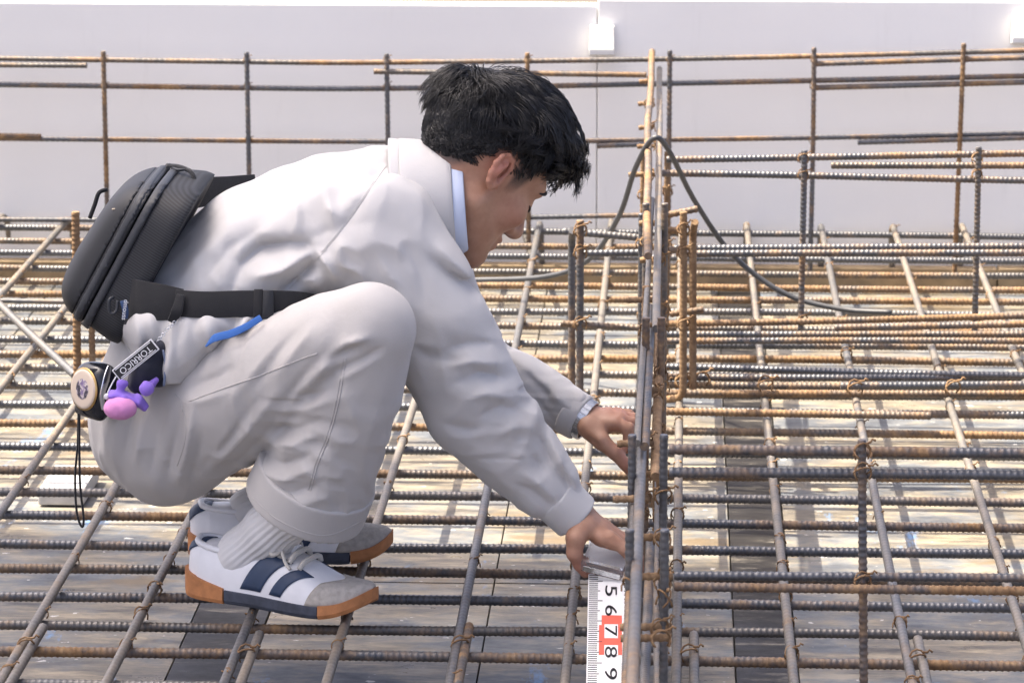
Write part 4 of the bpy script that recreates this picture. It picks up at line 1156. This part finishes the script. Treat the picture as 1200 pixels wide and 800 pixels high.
def shoe(name, origin, yaw, pitch, label_side):
    """u runs heel to toe; v from the outer edge over the instep to the inner edge; +y local = inner side is set by label_side"""
    Rm = Matrix.Translation(origin) @ Matrix.Rotation(yaw, 4, 'Z') @ Matrix.Rotation(pitch, 4, 'Y')
    def S(u, v, off=0.0):
        w, H_, b, c = (np.interp(u, *q) for q in (TW, TH, TS, TC))
        a = math.pi * v
        y = -math.copysign(abs(math.cos(a)) ** 0.72, math.cos(a)) * (w + off)
        z = b - 0.002 + (math.sin(a) ** 0.80) * (H_ + off)
        if u < .10: y *= 0.95
        return Rm @ Vector(((u - .5) * LEN + (off if u > .5 else -off) * abs(2 * u - 1), label_side * (c + y), z))
    def grid(name, u0, u1, v0, v1, mat, parent, off, nu=16, nv=10, shear=0.0, fn=None, th=0.0):
        V, F_ = [], []
        for i in range(nu + 1):
            for j in range(nv + 1):
                v = v0 + (v1 - v0) * j / nv; u = u0 + (u1 - u0) * i / nu + shear * (v - v0)
                if fn: u, v = fn(i / nu, j / nv)
                V.append(S(min(1, max(0, u)), v, off))
        for i in range(nu):
            for j in range(nv):
                q = (i * (nv + 1) + j, (i + 1) * (nv + 1) + j, (i + 1) * (nv + 1) + j + 1, i * (nv + 1) + j + 1)
                F_.append(q if label_side < 0 else q[::-1])
        o = link(name, mesh_py(name, V, F_, True), mat, parent)
        if th:
            md = o.modifiers.new('thickness', 'SOLIDIFY'); md.thickness = th; md.offset = 1
        return o
    up = grid('shoe', 0, 1, 0, 1, M_LEATHER, person, 0.0, 90, 28)
    # sole in three colours
    def sole(name, u0, u1, mat, ex):
        V, F_ = [], []; nu = 26
        for i in range(nu + 1):
            e_ = i / nu; e_ = e_ if (0 < u0 and u1 < 1) else ((1 - (1 - e_) ** 2) if u1 >= 1 else e_ ** 2); u = u0 + (u1 - u0) * e_
            w, b, t, c = (np.interp(u, *q) for q in (TW, TS, TB, TC)); w += ex
            hb = b + (0.020 - 0.055 * u if u < .30 else 0.004 + 0.05 * max(0, u - .90))      # sole wall climbs at heel and toe
            if mat is M_MID: hb = b + 0.003
            xo = (u - .5) * LEN + ex * (2 * u - 1)
            for y, z in ((-w, hb), (-w * 1.02, t + .006), (-w * .96, t), (w * .96, t), (w * 1.02, t + .006), (w, hb)):
                V.append(Rm @ Vector((xo, label_side * (c + y), z)))
        n = 6
        for i in range(nu):
            for j in range(n):
                F_.append((i * n + j, (i + 1) * n + j, (i + 1) * n + (j + 1) % n, i * n + (j + 1) % n))
        F_.append(tuple(range(n))); F_.append(tuple(nu * n + k for k in range(n))[::-1])
        o = link(name, mesh_py(name, V, F_, False), mat, up)
        md = o.modifiers.new('edge', 'BEVEL'); md.width = 0.0015; md.segments = 2
        return o
    sole('heel_sole', 0.0, 0.27, M_GUM, .0035); sole('midsole', 0.271, 0.80, M_MID, .0022); sole('toe_sole', 0.801, 1.0, M_GUM, .0035)
    # trims
    grid('toe_cap', .80, 1.0, 0.02, .98, M_SUEDE, up, .0016, 26, 28, fn=lambda a, b: ((lambda u0: u0 + (1 - u0) * (1 - (1 - a) ** 2))(.80 - .07 * abs(2 * b - 1) ** 1.5 + .05 * max(0, 1 - 3 * abs(2 * b - 1))), .02 + .96 * b), th=.001)
    for v0, v1, sg in ((.03, .36, 1), (.64, .97, -1)):
        sh_ = .46 * sg; lo = 0 if sg > 0 else .15
        grid('stripe', .36 + lo, .475 + lo, v0, v1, M_NAVY, up, .0014, 8, 12, sh_, th=.0008)
        grid('stripe', .525 + lo, .590 + lo, v0, v1, M_NAVY, up, .0014, 6, 12, sh_, th=.0008)
    grid('heel_tab', 0, .10, .22, .78, M_NAVY, up, .0016, 6, 16, fn=lambda a, b: (.115 * a, .24 + .12 * a + (.52 - .24 * a) * b), th=.001)
    # collar padding, tongue, laces
    ring = [S(u, v, .003) for u, v in ((.06, .50), (.08, .38), (.15, .33), (.25, .31), (.36, .34), (.43, .42), (.43, .58), (.36, .66), (.25, .69), (.15, .67), (.08, .62), (.06, .50))]
    link('collar_padding', tube_mesh('collar_padding', catmull(ring, 6), .0048, 8), M_LEATHER, up)
    tg = [S(.60, .5, .004), S(.50, .5, .009), S(.42, .5, .018), S(.385, .5, .030)]
    link('tongue', tube_mesh('tongue', catmull(tg, 5), .018, 10, .22 if False else 1.0) if False else tube_mesh('tongue', catmull(tg, 5), np.interp(np.linspace(0, 1, 16), [0, 1], [.010, .014]), 10), M_LEATHER, up)
    for q in range(4):
        u = .50 + .055 * q
        pts = [S(u, .33, .002), S(u + .006, .42, .007), S(u + .012, .5, .010), S(u + .006, .58, .007), S(u, .67, .002)]
        link('lace', tube_mesh('lace', catmull(pts, 6), .0040, 7), M_LACE, up)
    bow = [S(.50, .5, .012), S(.505, .40, .018), S(.53, .30, .012), S(.555, .36, .010), S(.52, .47, .014), S(.50, .60, .018), S(.53, .70, .010), S(.54, .62, .012), S(.505, .52, .016)]
    link('lace', tube_mesh('lace', catmull(bow, 6), .0034, 7), M_LACE, up)
    for tail in ([S(.51, .47, .014), S(.56, .38, .012), S(.60, .30, .006), S(.63, .27, .004)], [S(.51, .52, .014), S(.57, .56, .012), S(.62, .50, .008)]):
        link('lace', tube_mesh('lace', catmull(tail, 6), .0026, 7), M_LACE, up)
    return up, Rm, S
shoe_n, Rn, Sn = shoe('shoe', c_n, yaw_n, 0.0, 1)
shoe_f, Rf, Sf = shoe('shoe', c_f, yaw_f, 0.0, -1)
# socks with knitted ribs
def sock(base, top, r0, r1):
    base, top = vv(base), vv(top); d = top - base; L = np.linalg.norm(d); d /= L
    s_ = np.array([0, 1.0, 0]); s_ -= d * (s_ @ d); s_ /= np.linalg.norm(s_); u_ = np.cross(d, s_)
    n, m = 108, 14; V, F_ = [], []
    for i in range(m + 1):
        t = i / m; r = r0 + (r1 - r0) * t + .002 * math.sin(t * 15)
        for j in range(n):
            a = 2 * math.pi * j / n; rr = r + (.0010 if (j // 2) % 2 else -.0006) * min(1, t * 3)
            V.append(base + d * L * t + (s_ * math.cos(a) + u_ * math.sin(a)) * rr)
    for i in range(m):
        for j in range(n): F_.append((i * n + j, i * n + (j + 1) % n, (i + 1) * n + (j + 1) % n, (i + 1) * n + j))
    return link('sock', mesh_py('sock', V, F_, True), M_SOCK, person)
sn0 = Rn @ Vector((-.072, 0, .058)); sf0 = Rf @ Vector((-.072, 0, .058))
sock(sn0, vv(shin_n[-1][0]) * .94 + vv(sn0) * .06, .036, .042)
sock(sf0, vv(shin_f[-1][0]) * .94 + vv(sf0) * .06, .036, .042)
# ------------------------------------------------------------------ waist bag
M_SHELL = plain('black_coated_shell', (0.009, 0.010, 0.013), 0.58, 0, 0.15, 200, 0.10)
M_BLACK = fabric('black_webbing', (0.006, 0.0065, 0.009), 0.15, 1800, 0.4, 0.8)
M_ZIP = plain('grey_zip_tape', (0.030, 0.033, 0.039), 0.55, 0, 0.1, 300, 0.2)
M_MESHP, nt_, p_ = new_mat('dark_mesh_fabric')
tc_ = nt_.nodes.new('ShaderNodeTexCoord')
ch_ = nt_.nodes.new('ShaderNodeTexWave'); ch_.inputs['Scale'].default_value = 85; ch_.inputs['Distortion'].default_value = 0.4
nt_.links.new(mapping(nt_, tc_.outputs['Object'], (1, 1, 1), (0, 1.05, 0)).outputs[0], ch_.inputs['Vector'])
nt_.links.new(mix(nt_, ch_.outputs['Fac'], (0.007, 0.0075, 0.009), (0.026, 0.028, 0.033)), p_.inputs['Base Color']); p_.inputs['Roughness'].default_value = 0.7
M_CHROME = plain('chrome', (0.7, 0.72, 0.75), 0.18, 1.0, 0.03, 40, 0.05)
M_WHITE = plain('white_print', (0.75, 0.75, 0.75), 0.6, 0, 0.03)

bag = tag(empty('waist_bag', A(150, 380, 5.28)), 'black hard-shell waist bag with grey zips strapped on the man\'s lower back', 'bag')
BY = 5.27
b0 = vv(A(191, 288, BY)); bd_ = vv(A(191 - 82, 288 + 152, BY)) - b0; bd_ /= np.linalg.norm(bd_)          # down along the back
bn_ = np.array([-abs(bd_[2]), 0, -abs(bd_[0]) * -1.0]); bn_ = np.array([bd_[2], 0, -bd_[0]]); bn_ = bn_ / np.linalg.norm(bn_)
if bn_[0] > 0: bn_ = -bn_                                                                                # away from the back
K = 1 / 822.0
def bag_piece(name, n0, n1, grow, mat, parent, rnd=0.004):
    fd = Field(b0 - .22, b0 + .22, 0.0034)
    X, Y, Z = fd.ax[0][:, None, None] - b0[0], fd.ax[1][None, :, None] - b0[1], fd.ax[2][None, None, :] - b0[2]
    s_ = X * bd_[0] + Z * bd_[2]; n_ = X * bn_[0] + Z * bn_[2]
    # the lower front corner swells, the top front is cut back
    s0 = (12 + 0.16 * (n_ / K)) * K
    hs = (106 - 0.26 * np.clip(n_ / K, 0, 90)) * K + grow
    hn = (82 + 0.08 * np.clip(s_ / K, -100, 40)) * K + grow
    hy = 0.150 - 0.30 * np.clip(n_, 0, .1) + grow
    q = np.abs((s_ - s0) / hs) ** 5.5 + np.abs(n_ / hn) ** 4.6 + np.abs(Y / hy) ** 4.5
    D = (q ** (1 / 4.9) - 1) * 0.085
    D = np.maximum(D, np.maximum(n0 * K - n_, n_ - n1 * K))
    fd.F[:] = D.astype(np.float32)
    return link(name, fd.mesh(name, 2), mat, parent)
shell = bag_piece('shell', 52, 200, 0.0, M_SHELL, bag)
bag_piece('zip_band', 41, 50.5, 0.0012, M_ZIP, bag); bag_piece('gusset', 38, 53, -0.0005, M_SHELL, bag)
bag_piece('zip_band', 27, 37, 0.0012, M_ZIP, bag); bag_piece('mesh_panel', -12, 29, -0.004, M_MESHP, bag)
def bpt(s, n, Y): return Vector(b0 + bd_ * s * K + bn_ * n * K + np.array([0, Y - BY, 0]))
# moulded ridge across the shell, small tan mark, zip pulls, grab loops, side tag
rp = [A(108, 268, 5.175), A(104, 290, 5.155), A(105, 315, 5.15), A(110, 337, 5.15)]
link('zip_pull', tube_mesh('zip_pull', catmull([A(196, 194, 5.33), A(212, 196, 5.30), A(225, 203, 5.28), A(229, 217, 5.27), A(231, 232, 5.265)], 6), .0034, 7), M_BLACK, bag)
link('zip_pull', tube_mesh('zip_pull', catmull([A(199, 193, 5.33), A(208, 199, 5.30), A(222, 199, 5.285), A(226, 210, 5.275)], 6), .0024, 7), M_ZIP, bag)
link('zip_pull', tube_mesh('zip_pull', catmull([A(133, 348, 5.12), A(128, 352, 5.115), A(129, 366, 5.115), A(136, 365, 5.115), A(138, 352, 5.118)], 6), .0024, 7), M_ZIP, bag)
link('grab_loop', tube_mesh('grab_loop', catmull([A(125, 222, 5.30), A(116, 226, 5.29), A(111, 240, 5.285), A(105, 256, 5.28)], 6), .0032, 7), M_BLACK, bag)

def text_mesh(body, size, name):
    cu = bpy.data.curves.new(name, 'FONT'); cu.body = body; cu.size = size; cu.align_x = 'CENTER'; cu.align_y = 'CENTER'; cu.extrude = 0.0002
    o = bpy.data.objects.new(name, cu); COL.objects.link(o)
    bpy.context.view_layer.update()
    me = bpy.data.meshes.new_from_object(o.evaluated_get(bpy.context.evaluated_depsgraph_get()))
    bpy.data.objects.remove(o); bpy.data.curves.remove(cu)
    return me
def frame(o, xdir, ydir):
    x = Vector(xdir).normalized(); y = Vector(ydir); y = (y - x * y.dot(x)).normalized(); z = x.cross(y)
    return Matrix.Translation(o) @ Matrix((x, y, z)).transposed().to_4x4()
def surf_hit(obj, px, py):
    bv = BVHTree.FromPolygons([tuple(v.co) for v in obj.data.vertices], [tuple(p.vertices) for p in obj.data.polygons])
    d = ray(px, py).normalized(); h_ = bv.ray_cast(Vector((0, 0, CAM_H)) + d * 4.0, d)
    return h_[0], h_[1]
# waist belt round the near side
def strap(name, pts, half, th, mat, parent, up=(0, 0, 1), n=8):
    P = catmull(pts, n); m = len(P); V, F_ = [], []
    T = np.gradient(P, axis=0)
    hv = np.interp(np.linspace(0, 1, m), np.linspace(0, 1, len(half)), half) if isinstance(half, (list, tuple)) else np.full(m, half)
    for i in range(m):
        t = T[i] / np.linalg.norm(T[i]); u = vv(up); u = u - t * (u @ t); u /= np.linalg.norm(u); w = np.cross(t, u)
        for a, b in ((-1, -1), (1, -1), (1, 1), (-1, 1)):
            V.append(P[i] + u * hv[i] * a + w * th * b)
    for i in range(m - 1):
        for j in range(4): F_.append((i * 4 + j, i * 4 + (j + 1) % 4, (i + 1) * 4 + (j + 1) % 4, (i + 1) * 4 + j))
    F_.append((3, 2, 1, 0)); F_.append(tuple((m - 1) * 4 + k for k in range(4)))
    o = link(name, mesh_py(name, V, F_, True), mat, parent)
    md = o.modifiers.new('edge', 'BEVEL'); md.width = 0.0008; md.segments = 2; md.limit_method = 'ANGLE'
    es = o.modifiers.new('split', 'EDGE_SPLIT'); es.split_angle = 0.9
    return o
upv = (0.05, 0.25, 1.0)
strap('binding', [A(241, 406, 5.062), A(252, 396, 5.056), A(270, 391, 5.050), A(288, 383, 5.046), A(306, 372, 5.048)], [.001, .0055, .0055, .005, .0045], .0012, M_BLUE, jacket, upv)
strap('hip_wing', [A(140, 352, 5.16), A(158, 354, 5.118), A(185, 354, 5.102), A(213, 357, 5.094)], [.034, .032, .026, .022], .0030, M_BLACK, bag, upv)
belt = strap('belt', [A(205, 355, 5.094), A(240, 357, 5.083), A(280, 356, 5.080), A(320, 356, 5.082), A(350, 357, 5.10), A(380, 362, 5.15)], .0185, .0018, M_BLACK, bag, upv)
strap('belt_loop', [A(298, 357, 5.079), A(303, 357, 5.0775), A(308, 357, 5.078)], .0215, .0030, M_BLACK, bag, upv, 3)
strap('buckle', [A(309, 357, 5.077), A(314, 357, 5.075), A(320, 357, 5.077)], .0200, .0042, M_SHELL, bag, upv, 3)
strap('keeper', [A(212, 345, 5.088), A(207, 365, 5.080), A(200, 377, 5.083)], [.006, .008, .005], .0016, M_BLACK, bag, (1, 0, .4), 5)
strap('shoulder_wing', [A(212, 226, 5.37), A(240, 224, 5.42), A(268, 216, 5.46), A(298, 209, 5.50)], [.026, .022, .012, .006], .0028, M_BLACK, bag, upv)
side_tag = strap('side_tag', [A(144, 352, 5.108), A(147, 364, 5.105), A(146, 373, 5.106)], .0045, .0008, plain('navy_tag', (0.02, 0.05, 0.13), 0.6), bag, (1, 0, .1), 4)
link('print', text_mesh('dmouss', .0095, 'print'), M_WHITE, side_tag, frame(A(146.5, 363, 5.1015), A(145.5, 373, 5.1015) - A(148, 352, 5.1015), (1, 0, 0.1)))
p, n = surf_hit(shell, 134, 245)
if p is not None:
    link('mark', box_mesh('mark', (-.0035, -.0012, -.0006), (.0035, .0012, .0008), .0003), plain('tan_mark', (0.35, 0.29, 0.21), 0.6), bag, frame(p, (1, 0, 0.1), Vector(n).cross(Vector((1, 0, .1)))))
ridge = []
for px, py in ((107, 262), (103, 280), (102, 300), (105, 320), (111, 338)):
    p, n = surf_hit(shell, px, py)
    if p is not None: ridge.append(p + n * .0002)
if len(ridge) > 3: link('piping', tube_mesh('piping', catmull(ridge, 6), .0012, 6), M_ZIP, bag)

# ------------------------------------------------------------------ things hanging at the belt
pouch = empty('tool_pouch', A(180, 470, 5.09))
tag(pouch, 'small dark navy pouch on the man\'s hip behind the charm', 'pouch')
pf = Field(vv(A(178, 425, 5.10)) - .07, vv(A(178, 425, 5.10)) + .07, .003)
pf.chain([(A(186, 408, 5.10), .012, .024), (A(172, 430, 5.09), .022, .026), (A(162, 450, 5.09), .016, .022)], .012); pf.chain([(A(186, 412, 5.09), .010), (A(188, 445, 5.09), .012)], .012); pf.wobble(.001, 80, 4)
link('body', pf.mesh('body', 2), fabric('navy_nylon', (0.010, 0.012, 0.026), 0.2, 1500, 0.3), pouch)
link('edge', tube_mesh('edge', catmull([A(191, 410, 5.078), A(194, 428, 5.074), A(192, 452, 5.076)], 6), .0018, 6), fabric('denim_edge', (0.16, 0.20, 0.30), 0.1), pouch)

tape = tag(empty('tape_measure', A(105, 488, 5.12)), 'black tape measure with round cream badge clipped at the man\'s hip', 'tape measure')
tc0 = vv(A(109, 455, 5.115))
bnrm = np.array([-0.70, -0.70, 0.10]); bnrm /= np.linalg.norm(bnrm)
bx = np.cross(np.array([0, 0, 1.0]), bnrm); bx /= np.linalg.norm(bx); bz = np.cross(bnrm, bx)
RT = np.array([bx, bnrm, bz])
fd = Field(tc0 - .06, tc0 + .06, .0022)
X, Y, Z = fd.ax[0][:, None, None] - tc0[0], fd.ax[1][None, :, None] - tc0[1], fd.ax[2][None, None, :] - tc0[2]
u = X * bx[0] + Y * bx[1] + Z * bx[2]; v = X * bnrm[0] + Y * bnrm[1] + Z * bnrm[2]; w = X * bz[0] + Y * bz[1] + Z * bz[2]
fd.F[:] = (((np.abs(u / .035) ** 3 + np.abs((w + .001) / .038) ** 3 + np.abs((v + .006) / .023) ** 3.2) ** (1 / 3.) - 1) * .025).astype(np.float32)
fd.cap(tc0 + .02 * bx - .034 * bz, tc0 - .028 * bx - .034 * bz, .009, .008, .006)
M_TAPE = plain('black_gloss_plastic', (0.012, 0.014, 0.020), 0.16, 0, 0.1, 20, 0.03)
link('case', fd.mesh('case', 2), M_TAPE, tape)
def disc(name, c, nrm, r, th, mat, parent, seg=40):
    nrm = vv(nrm); a = np.cross([0, 0, 1.0], nrm); a /= np.linalg.norm(a); b = np.cross(nrm, a)
    V = [c + nrm * th]; F_ = []
    for z, rr in ((th, r * .86), (th * .8, r), (0, r * 1.02)):
        V += [vv(c) + nrm * z + rr * (a * math.cos(2 * math.pi * k / seg) + b * math.sin(2 * math.pi * k / seg)) for k in range(seg)]
    for k in range(seg): F_.append((0, 1 + k, 1 + (k + 1) % seg))
    for r_ in range(2):
        for k in range(seg): F_.append((1 + r_ * seg + k, 1 + (r_ + 1) * seg + k, 1 + (r_ + 1) * seg + (k + 1) % seg, 1 + r_ * seg + (k + 1) % seg))
    return link(name, mesh_py(name, V, F_, True), mat, parent)
M_BADGE, nt_, p_ = new_mat('printed_badge')
tc_ = nt_.nodes.new('ShaderNodeTexCoord')
n1 = noise(nt_, tc_.outputs['Object'], 95, 4, 0.6); n2 = noise(nt_, tc_.outputs['Object'], 210, 3, 0.6)
gr = nt_.nodes.new('ShaderNodeTexGradient'); gr.gradient_type = 'SPHERICAL'
nt_.links.new(mapping(nt_, tc_.outputs['Object'], (58, 58, 58), (0, 0, 0), tuple(-58 * float(q) for q in (tc0 + bnrm * .0185))).outputs[0], gr.inputs['Vector'])
cc = mix(nt_, ramp(nt_, n2.outputs[0], [(.45, (0, 0, 0)), (.55, (1, 1, 1))]).outputs[0], (0.62, 0.55, 0.52), (0.22, 0.16, 0.30))
cc = mix(nt_, ramp(nt_, n1.outputs[0], [(.48, (0, 0, 0)), (.54, (1, 1, 1))]).outputs[0], cc, (0.05, 0.045, 0.06))
cc = mix(nt_, ramp(nt_, gr.outputs['Fac'], [(.10, (0, 0, 0)), (.22, (1, 1, 1))]).outputs[0], (0.66, 0.55, 0.44), cc)
nt_.links.new(cc, p_.inputs['Base Color']); p_.inputs['Roughness'].default_value = 0.3
disc('badge', tc0 + bnrm * .0165, bnrm, .0275, .0022, M_BADGE, tape)
disc('badge_rim', tc0 + bnrm * .0150, bnrm, .0300, .0020, plain('brass_rim', (0.45, 0.30, 0.12), 0.35, 0.8, 0.1), tape)
cl = [tc0 + bx * .030 + bz * .036 + bnrm * -.004, tc0 + bx * .037 + bz * .018 + bnrm * .006, tc0 + bx * .036 - bz * .004 + bnrm * .010, tc0 + bx * .034 - bz * .024 + bnrm * .006]
strap('belt_clip', [Vector(q) for q in cl], [.004, .007, .006, .003], .0010, M_CHROME, tape, tuple(bnrm + 0.3 * bx), 8)
ly_ = [A(92, 484, 5.11), A(91, 520, 5.115), A(88, 560, 5.12), A(90, 600, 5.12), A(96, 617, 5.12), A(98, 606, 5.118), A(94, 570, 5.118), A(93, 525, 5.112), A(93, 486, 5.11)]
link('lanyard', tube_mesh('lanyard', catmull(ly_, 8), .0017, 6), M_BLACK, tape)

keyt = tag(empty('key_tag', A(150, 435, 5.06)), 'black and white lettered rubber tag hanging on a chain from the belt', 'key tag')
k0_, k1_ = vv(A(182, 403, 5.068)), vv(A(136, 440, 5.062)); kd = k1_ - k0_
vw = -vv(ray(158, 420)); vw /= np.linalg.norm(vw)
Mk = frame((k0_ + k1_) / 2, kd, np.cross(vw, kd))
LW = np.linalg.norm(kd) / 2
M_RUB = plain('black_rubber', (0.018, 0.018, 0.020), 0.6)
link('plate', box_mesh('plate', (-LW, -.0095, -.0016), (LW, .0095, .0016), .0008), M_WHITE, keyt, Mk)
link('face', box_mesh('face', (-LW + .0016, -.0079, .0014), (LW - .0016, .0079, .0020), .0002), M_RUB, keyt, Mk)
for y in (-.0066, .0066):
    link('line', box_mesh('line', (-LW + .004, y - .0005, .0019), (LW - .004, y + .0005, .0023), .0001), M_WHITE, keyt, Mk)
link('lettering', text_mesh('TORRICO', .0125, 'lettering'), M_WHITE, keyt, Mk @ Matrix.Translation((0, 0, .0021)))
chain_pts = catmull([A(204, 378, 5.075), A(198, 384, 5.072), A(191, 392, 5.069), A(185, 399, 5.068)], 3)
for i, q in enumerate(chain_pts):
    a = np.linspace(0, 2 * np.pi, 9); r = .0022
    e1 = kd / np.linalg.norm(kd); e2 = vw if i % 2 else np.cross(vw, e1)
    link('chain_link', tube_mesh('chain_link', np.array([q + r * 1.3 * math.cos(t) * e1 + r * math.sin(t) * e2 for t in a]), .0006, 5), M_CHROME, keyt)

charm = tag(empty('plush_charm', A(148, 492, 5.06)), 'small plush charm, pink ball with a purple rim, hanging at the hip', 'charm')
def plush(name, setup, col, parent):
    fd = Field(vv(A(150, 465, 5.06)) - .06, vv(A(150, 465, 5.06)) + .06, .002)
    setup(fd); fd.wobble(.00035, 300, 8)
    return link(name, fd.mesh(name, 2), fabric(name + '_fleece', col, 0.08, 900, 0.6, 0.95), parent)
plush('ball', lambda f: f.ell(A(141, 478, 5.048), (.0235, .020, .0165), None, .004), (0.62, 0.25, 0.50), charm)
plush('rim', lambda f: (f.chain([(A(131, 462, 5.058), .006, .015), (A(146, 464, 5.060), .0060, .015), (A(162, 469, 5.062), .0070, .014), (A(169, 476, 5.066), .006, .010)], .006), f.chain([(A(140, 460, 5.056), .005), (A(142, 450, 5.058), .006), (A(147, 449, 5.060), .005)], .005)), (0.24, 0.14, 0.58), charm)
plush('knob', lambda f: f.ell(A(172, 455, 5.060), (.0105, .010, .0110), None, .004), (0.27, 0.16, 0.62), charm)
plush('ear', lambda f: f.chain([(A(176, 452, 5.066), .007), (A(183, 445, 5.070), .004)], .004), (0.22, 0.13, 0.52), charm)
plush('bobble', lambda f: f.ell(A(125.5, 464, 5.052), (.0045, .004, .0055), None, .003), (0.66, 0.65, 0.66), charm)
link('cord', tube_mesh('cord', catmull([A(136, 441, 5.060), A(131, 450, 5.056), A(126, 460, 5.054)], 5), .0011, 6), M_WHITE, charm)

# ------------------------------------------------------------------ wrist watch, measuring rod, clear case
watch = tag(empty('wrist_watch', far_wr), 'silver metal watch band on the man\'s far wrist', 'watch')
wd = vv(A(690, 494, 5.437)) - vv(A(664, 479, 5.447)); wd /= np.linalg.norm(wd)
wc = vv(far_wr) + wd * 0.004
w1 = np.array([0, 1.0, 0]) - wd * wd[1]; w1 /= np.linalg.norm(w1); w2 = np.cross(wd, w1)
M_STEEL = plain('brushed_steel', (0.55, 0.56, 0.57), 0.25, 1.0, 0.2, 300, 0.2)
for k in range(22):
    a0 = 2 * math.pi * k / 22
    c = wc + .0345 * math.cos(a0) * w1 + .0300 * math.sin(a0) * w2
    o_ = np.cos(a0) * w1 + np.sin(a0) * w2
    link('link', box_mesh('link', (-.010, -.0043, -.0016), (.010, .0043, .0016), .0008), M_STEEL, watch, frame(c, wd, np.cross(o_, wd)))

rod = tag(empty('measuring_rod', atZ(712, 740, .02)), 'white staff-style measuring rod with black numerals and red blocks, held by the near hand', 'measuring rod')
r_far, r_near = atZ(689.5, 668, .058), atZ(686.5, 830, .012)
rx = (r_near - r_far); RLEN = rx.length; rx.normalize()
rs = Vector((1, 0.02, 0)); rs = (rs - rx * rs.dot(rx)).normalized()
# local x along the rod towards the camera, local y across to the right
Mr = frame(r_far, rx, rs)
flip = -1 if (Mr.to_3x3() @ Vector((0, 0, 1))).z < 0 else 1
RW = .060
M_RODW = plain('white_vinyl', (0.74, 0.74, 0.73), 0.5, 0, 0.04, 60, 0.08)
M_INK = plain('black_ink', (0.02, 0.02, 0.022), 0.6)
M_RED = plain('red_ink', (0.70, 0.10, 0.055), 0.5, 0, 0.06)
link('tape', box_mesh('tape', (-.14, 0, -.0012), (RLEN, RW, .0012), .0004), M_RODW, rod, Mr)
top = .0013 * flip
px_m = 0.118                # one numeral step seen on the rod
def lb(name, x0, x1, y0, y1, mat, lift=.0004):
    z0, z1 = sorted((top, top + flip * lift))
    return link(name, box_mesh(name, (x0, y0, z0), (x1, y1, z1)), mat, rod, Mr)
x5 = (zz(700, 693, .05) - r_far).length
step = ((zz(700, 792, .02) - zz(700, 693, .05)).length) / 4.0
tick = step / 10
for k in range(-8, 62):
    x = x5 + k * tick
    if 0 < x < RLEN - .01:
        L_ = .019 if k % 10 == 5 else (.0155 if k % 5 == 0 else .0125)
        lb('tick', x - tick * .16, x + tick * .16, .0015, .0015 + L_, M_INK)
        if k % 2 == 0: lb('tick', x - tick * .16, x + tick * .16, RW - .0015 - .008, RW - .0015, M_INK)
lb('red_block', x5 + step * 1.22, x5 + step * 1.70, .0195, .0475, M_RED, .00025)
lb('red_block', x5 + step * 1.70, x5 + step * 3.12, .0160, .0475, M_RED, .00025)
for k, dg_ in enumerate('56789'):
    me = text_mesh(dg_, 1.0, 'numeral'); xs = [v.co.x for v in me.vertices]; ys = [v.co.y for v in me.vertices]
    w_, h_ = max(xs) - min(xs), max(ys) - min(ys); cx, cy = (max(xs) + min(xs)) / 2, (max(ys) + min(ys)) / 2
    # numerals lie on their side: their height runs across the rod
    for vtx in me.vertices:
        a_, b_ = (vtx.co.x - cx) / w_, (vtx.co.y - cy) / h_
        vtx.co = (a_ * step * .52, b_ * .0165, vtx.co.z * 0 + top + flip * .0007)
    link('numeral', me, M_INK, rod, Mr @ Matrix.Translation((x5 + k * step, .0325, 0)))
    if dg_ in '78':
        lb('numeral_panel', x5 + (k - .33) * step, x5 + (k + (.33 if dg_ == '7' else .14)) * step, .0235, .0420, M_RODW, .00045)

case = tag(empty('clear_case', A(708, 668, 5.17)), 'clear acrylic block gripped in the man\'s near hand over the rod', 'clear block')
M_CLEAR, nt_, p_ = new_mat('clear_acrylic')
p_.inputs['Base Color'].default_value = (0.92, 0.93, 0.94, 1); p_.inputs['Transmission Weight'].default_value = 0.92; p_.inputs['Roughness'].default_value = 0.06; p_.inputs['IOR'].default_value = 1.45
Mc = frame(A(711, 655, 5.165), A(735, 662, 5.16) - A(687, 650, 5.17), (0, .96, .30))
link('block', box_mesh('block', (-.031, -.034, -.010), (.031, .034, .010), .006), M_CLEAR, case, Mc)
link('edge_strip', box_mesh('edge_strip', (-.026, -.0365, -.005), (.028, -.0345, .003), .0004), M_STEEL, case, Mc)
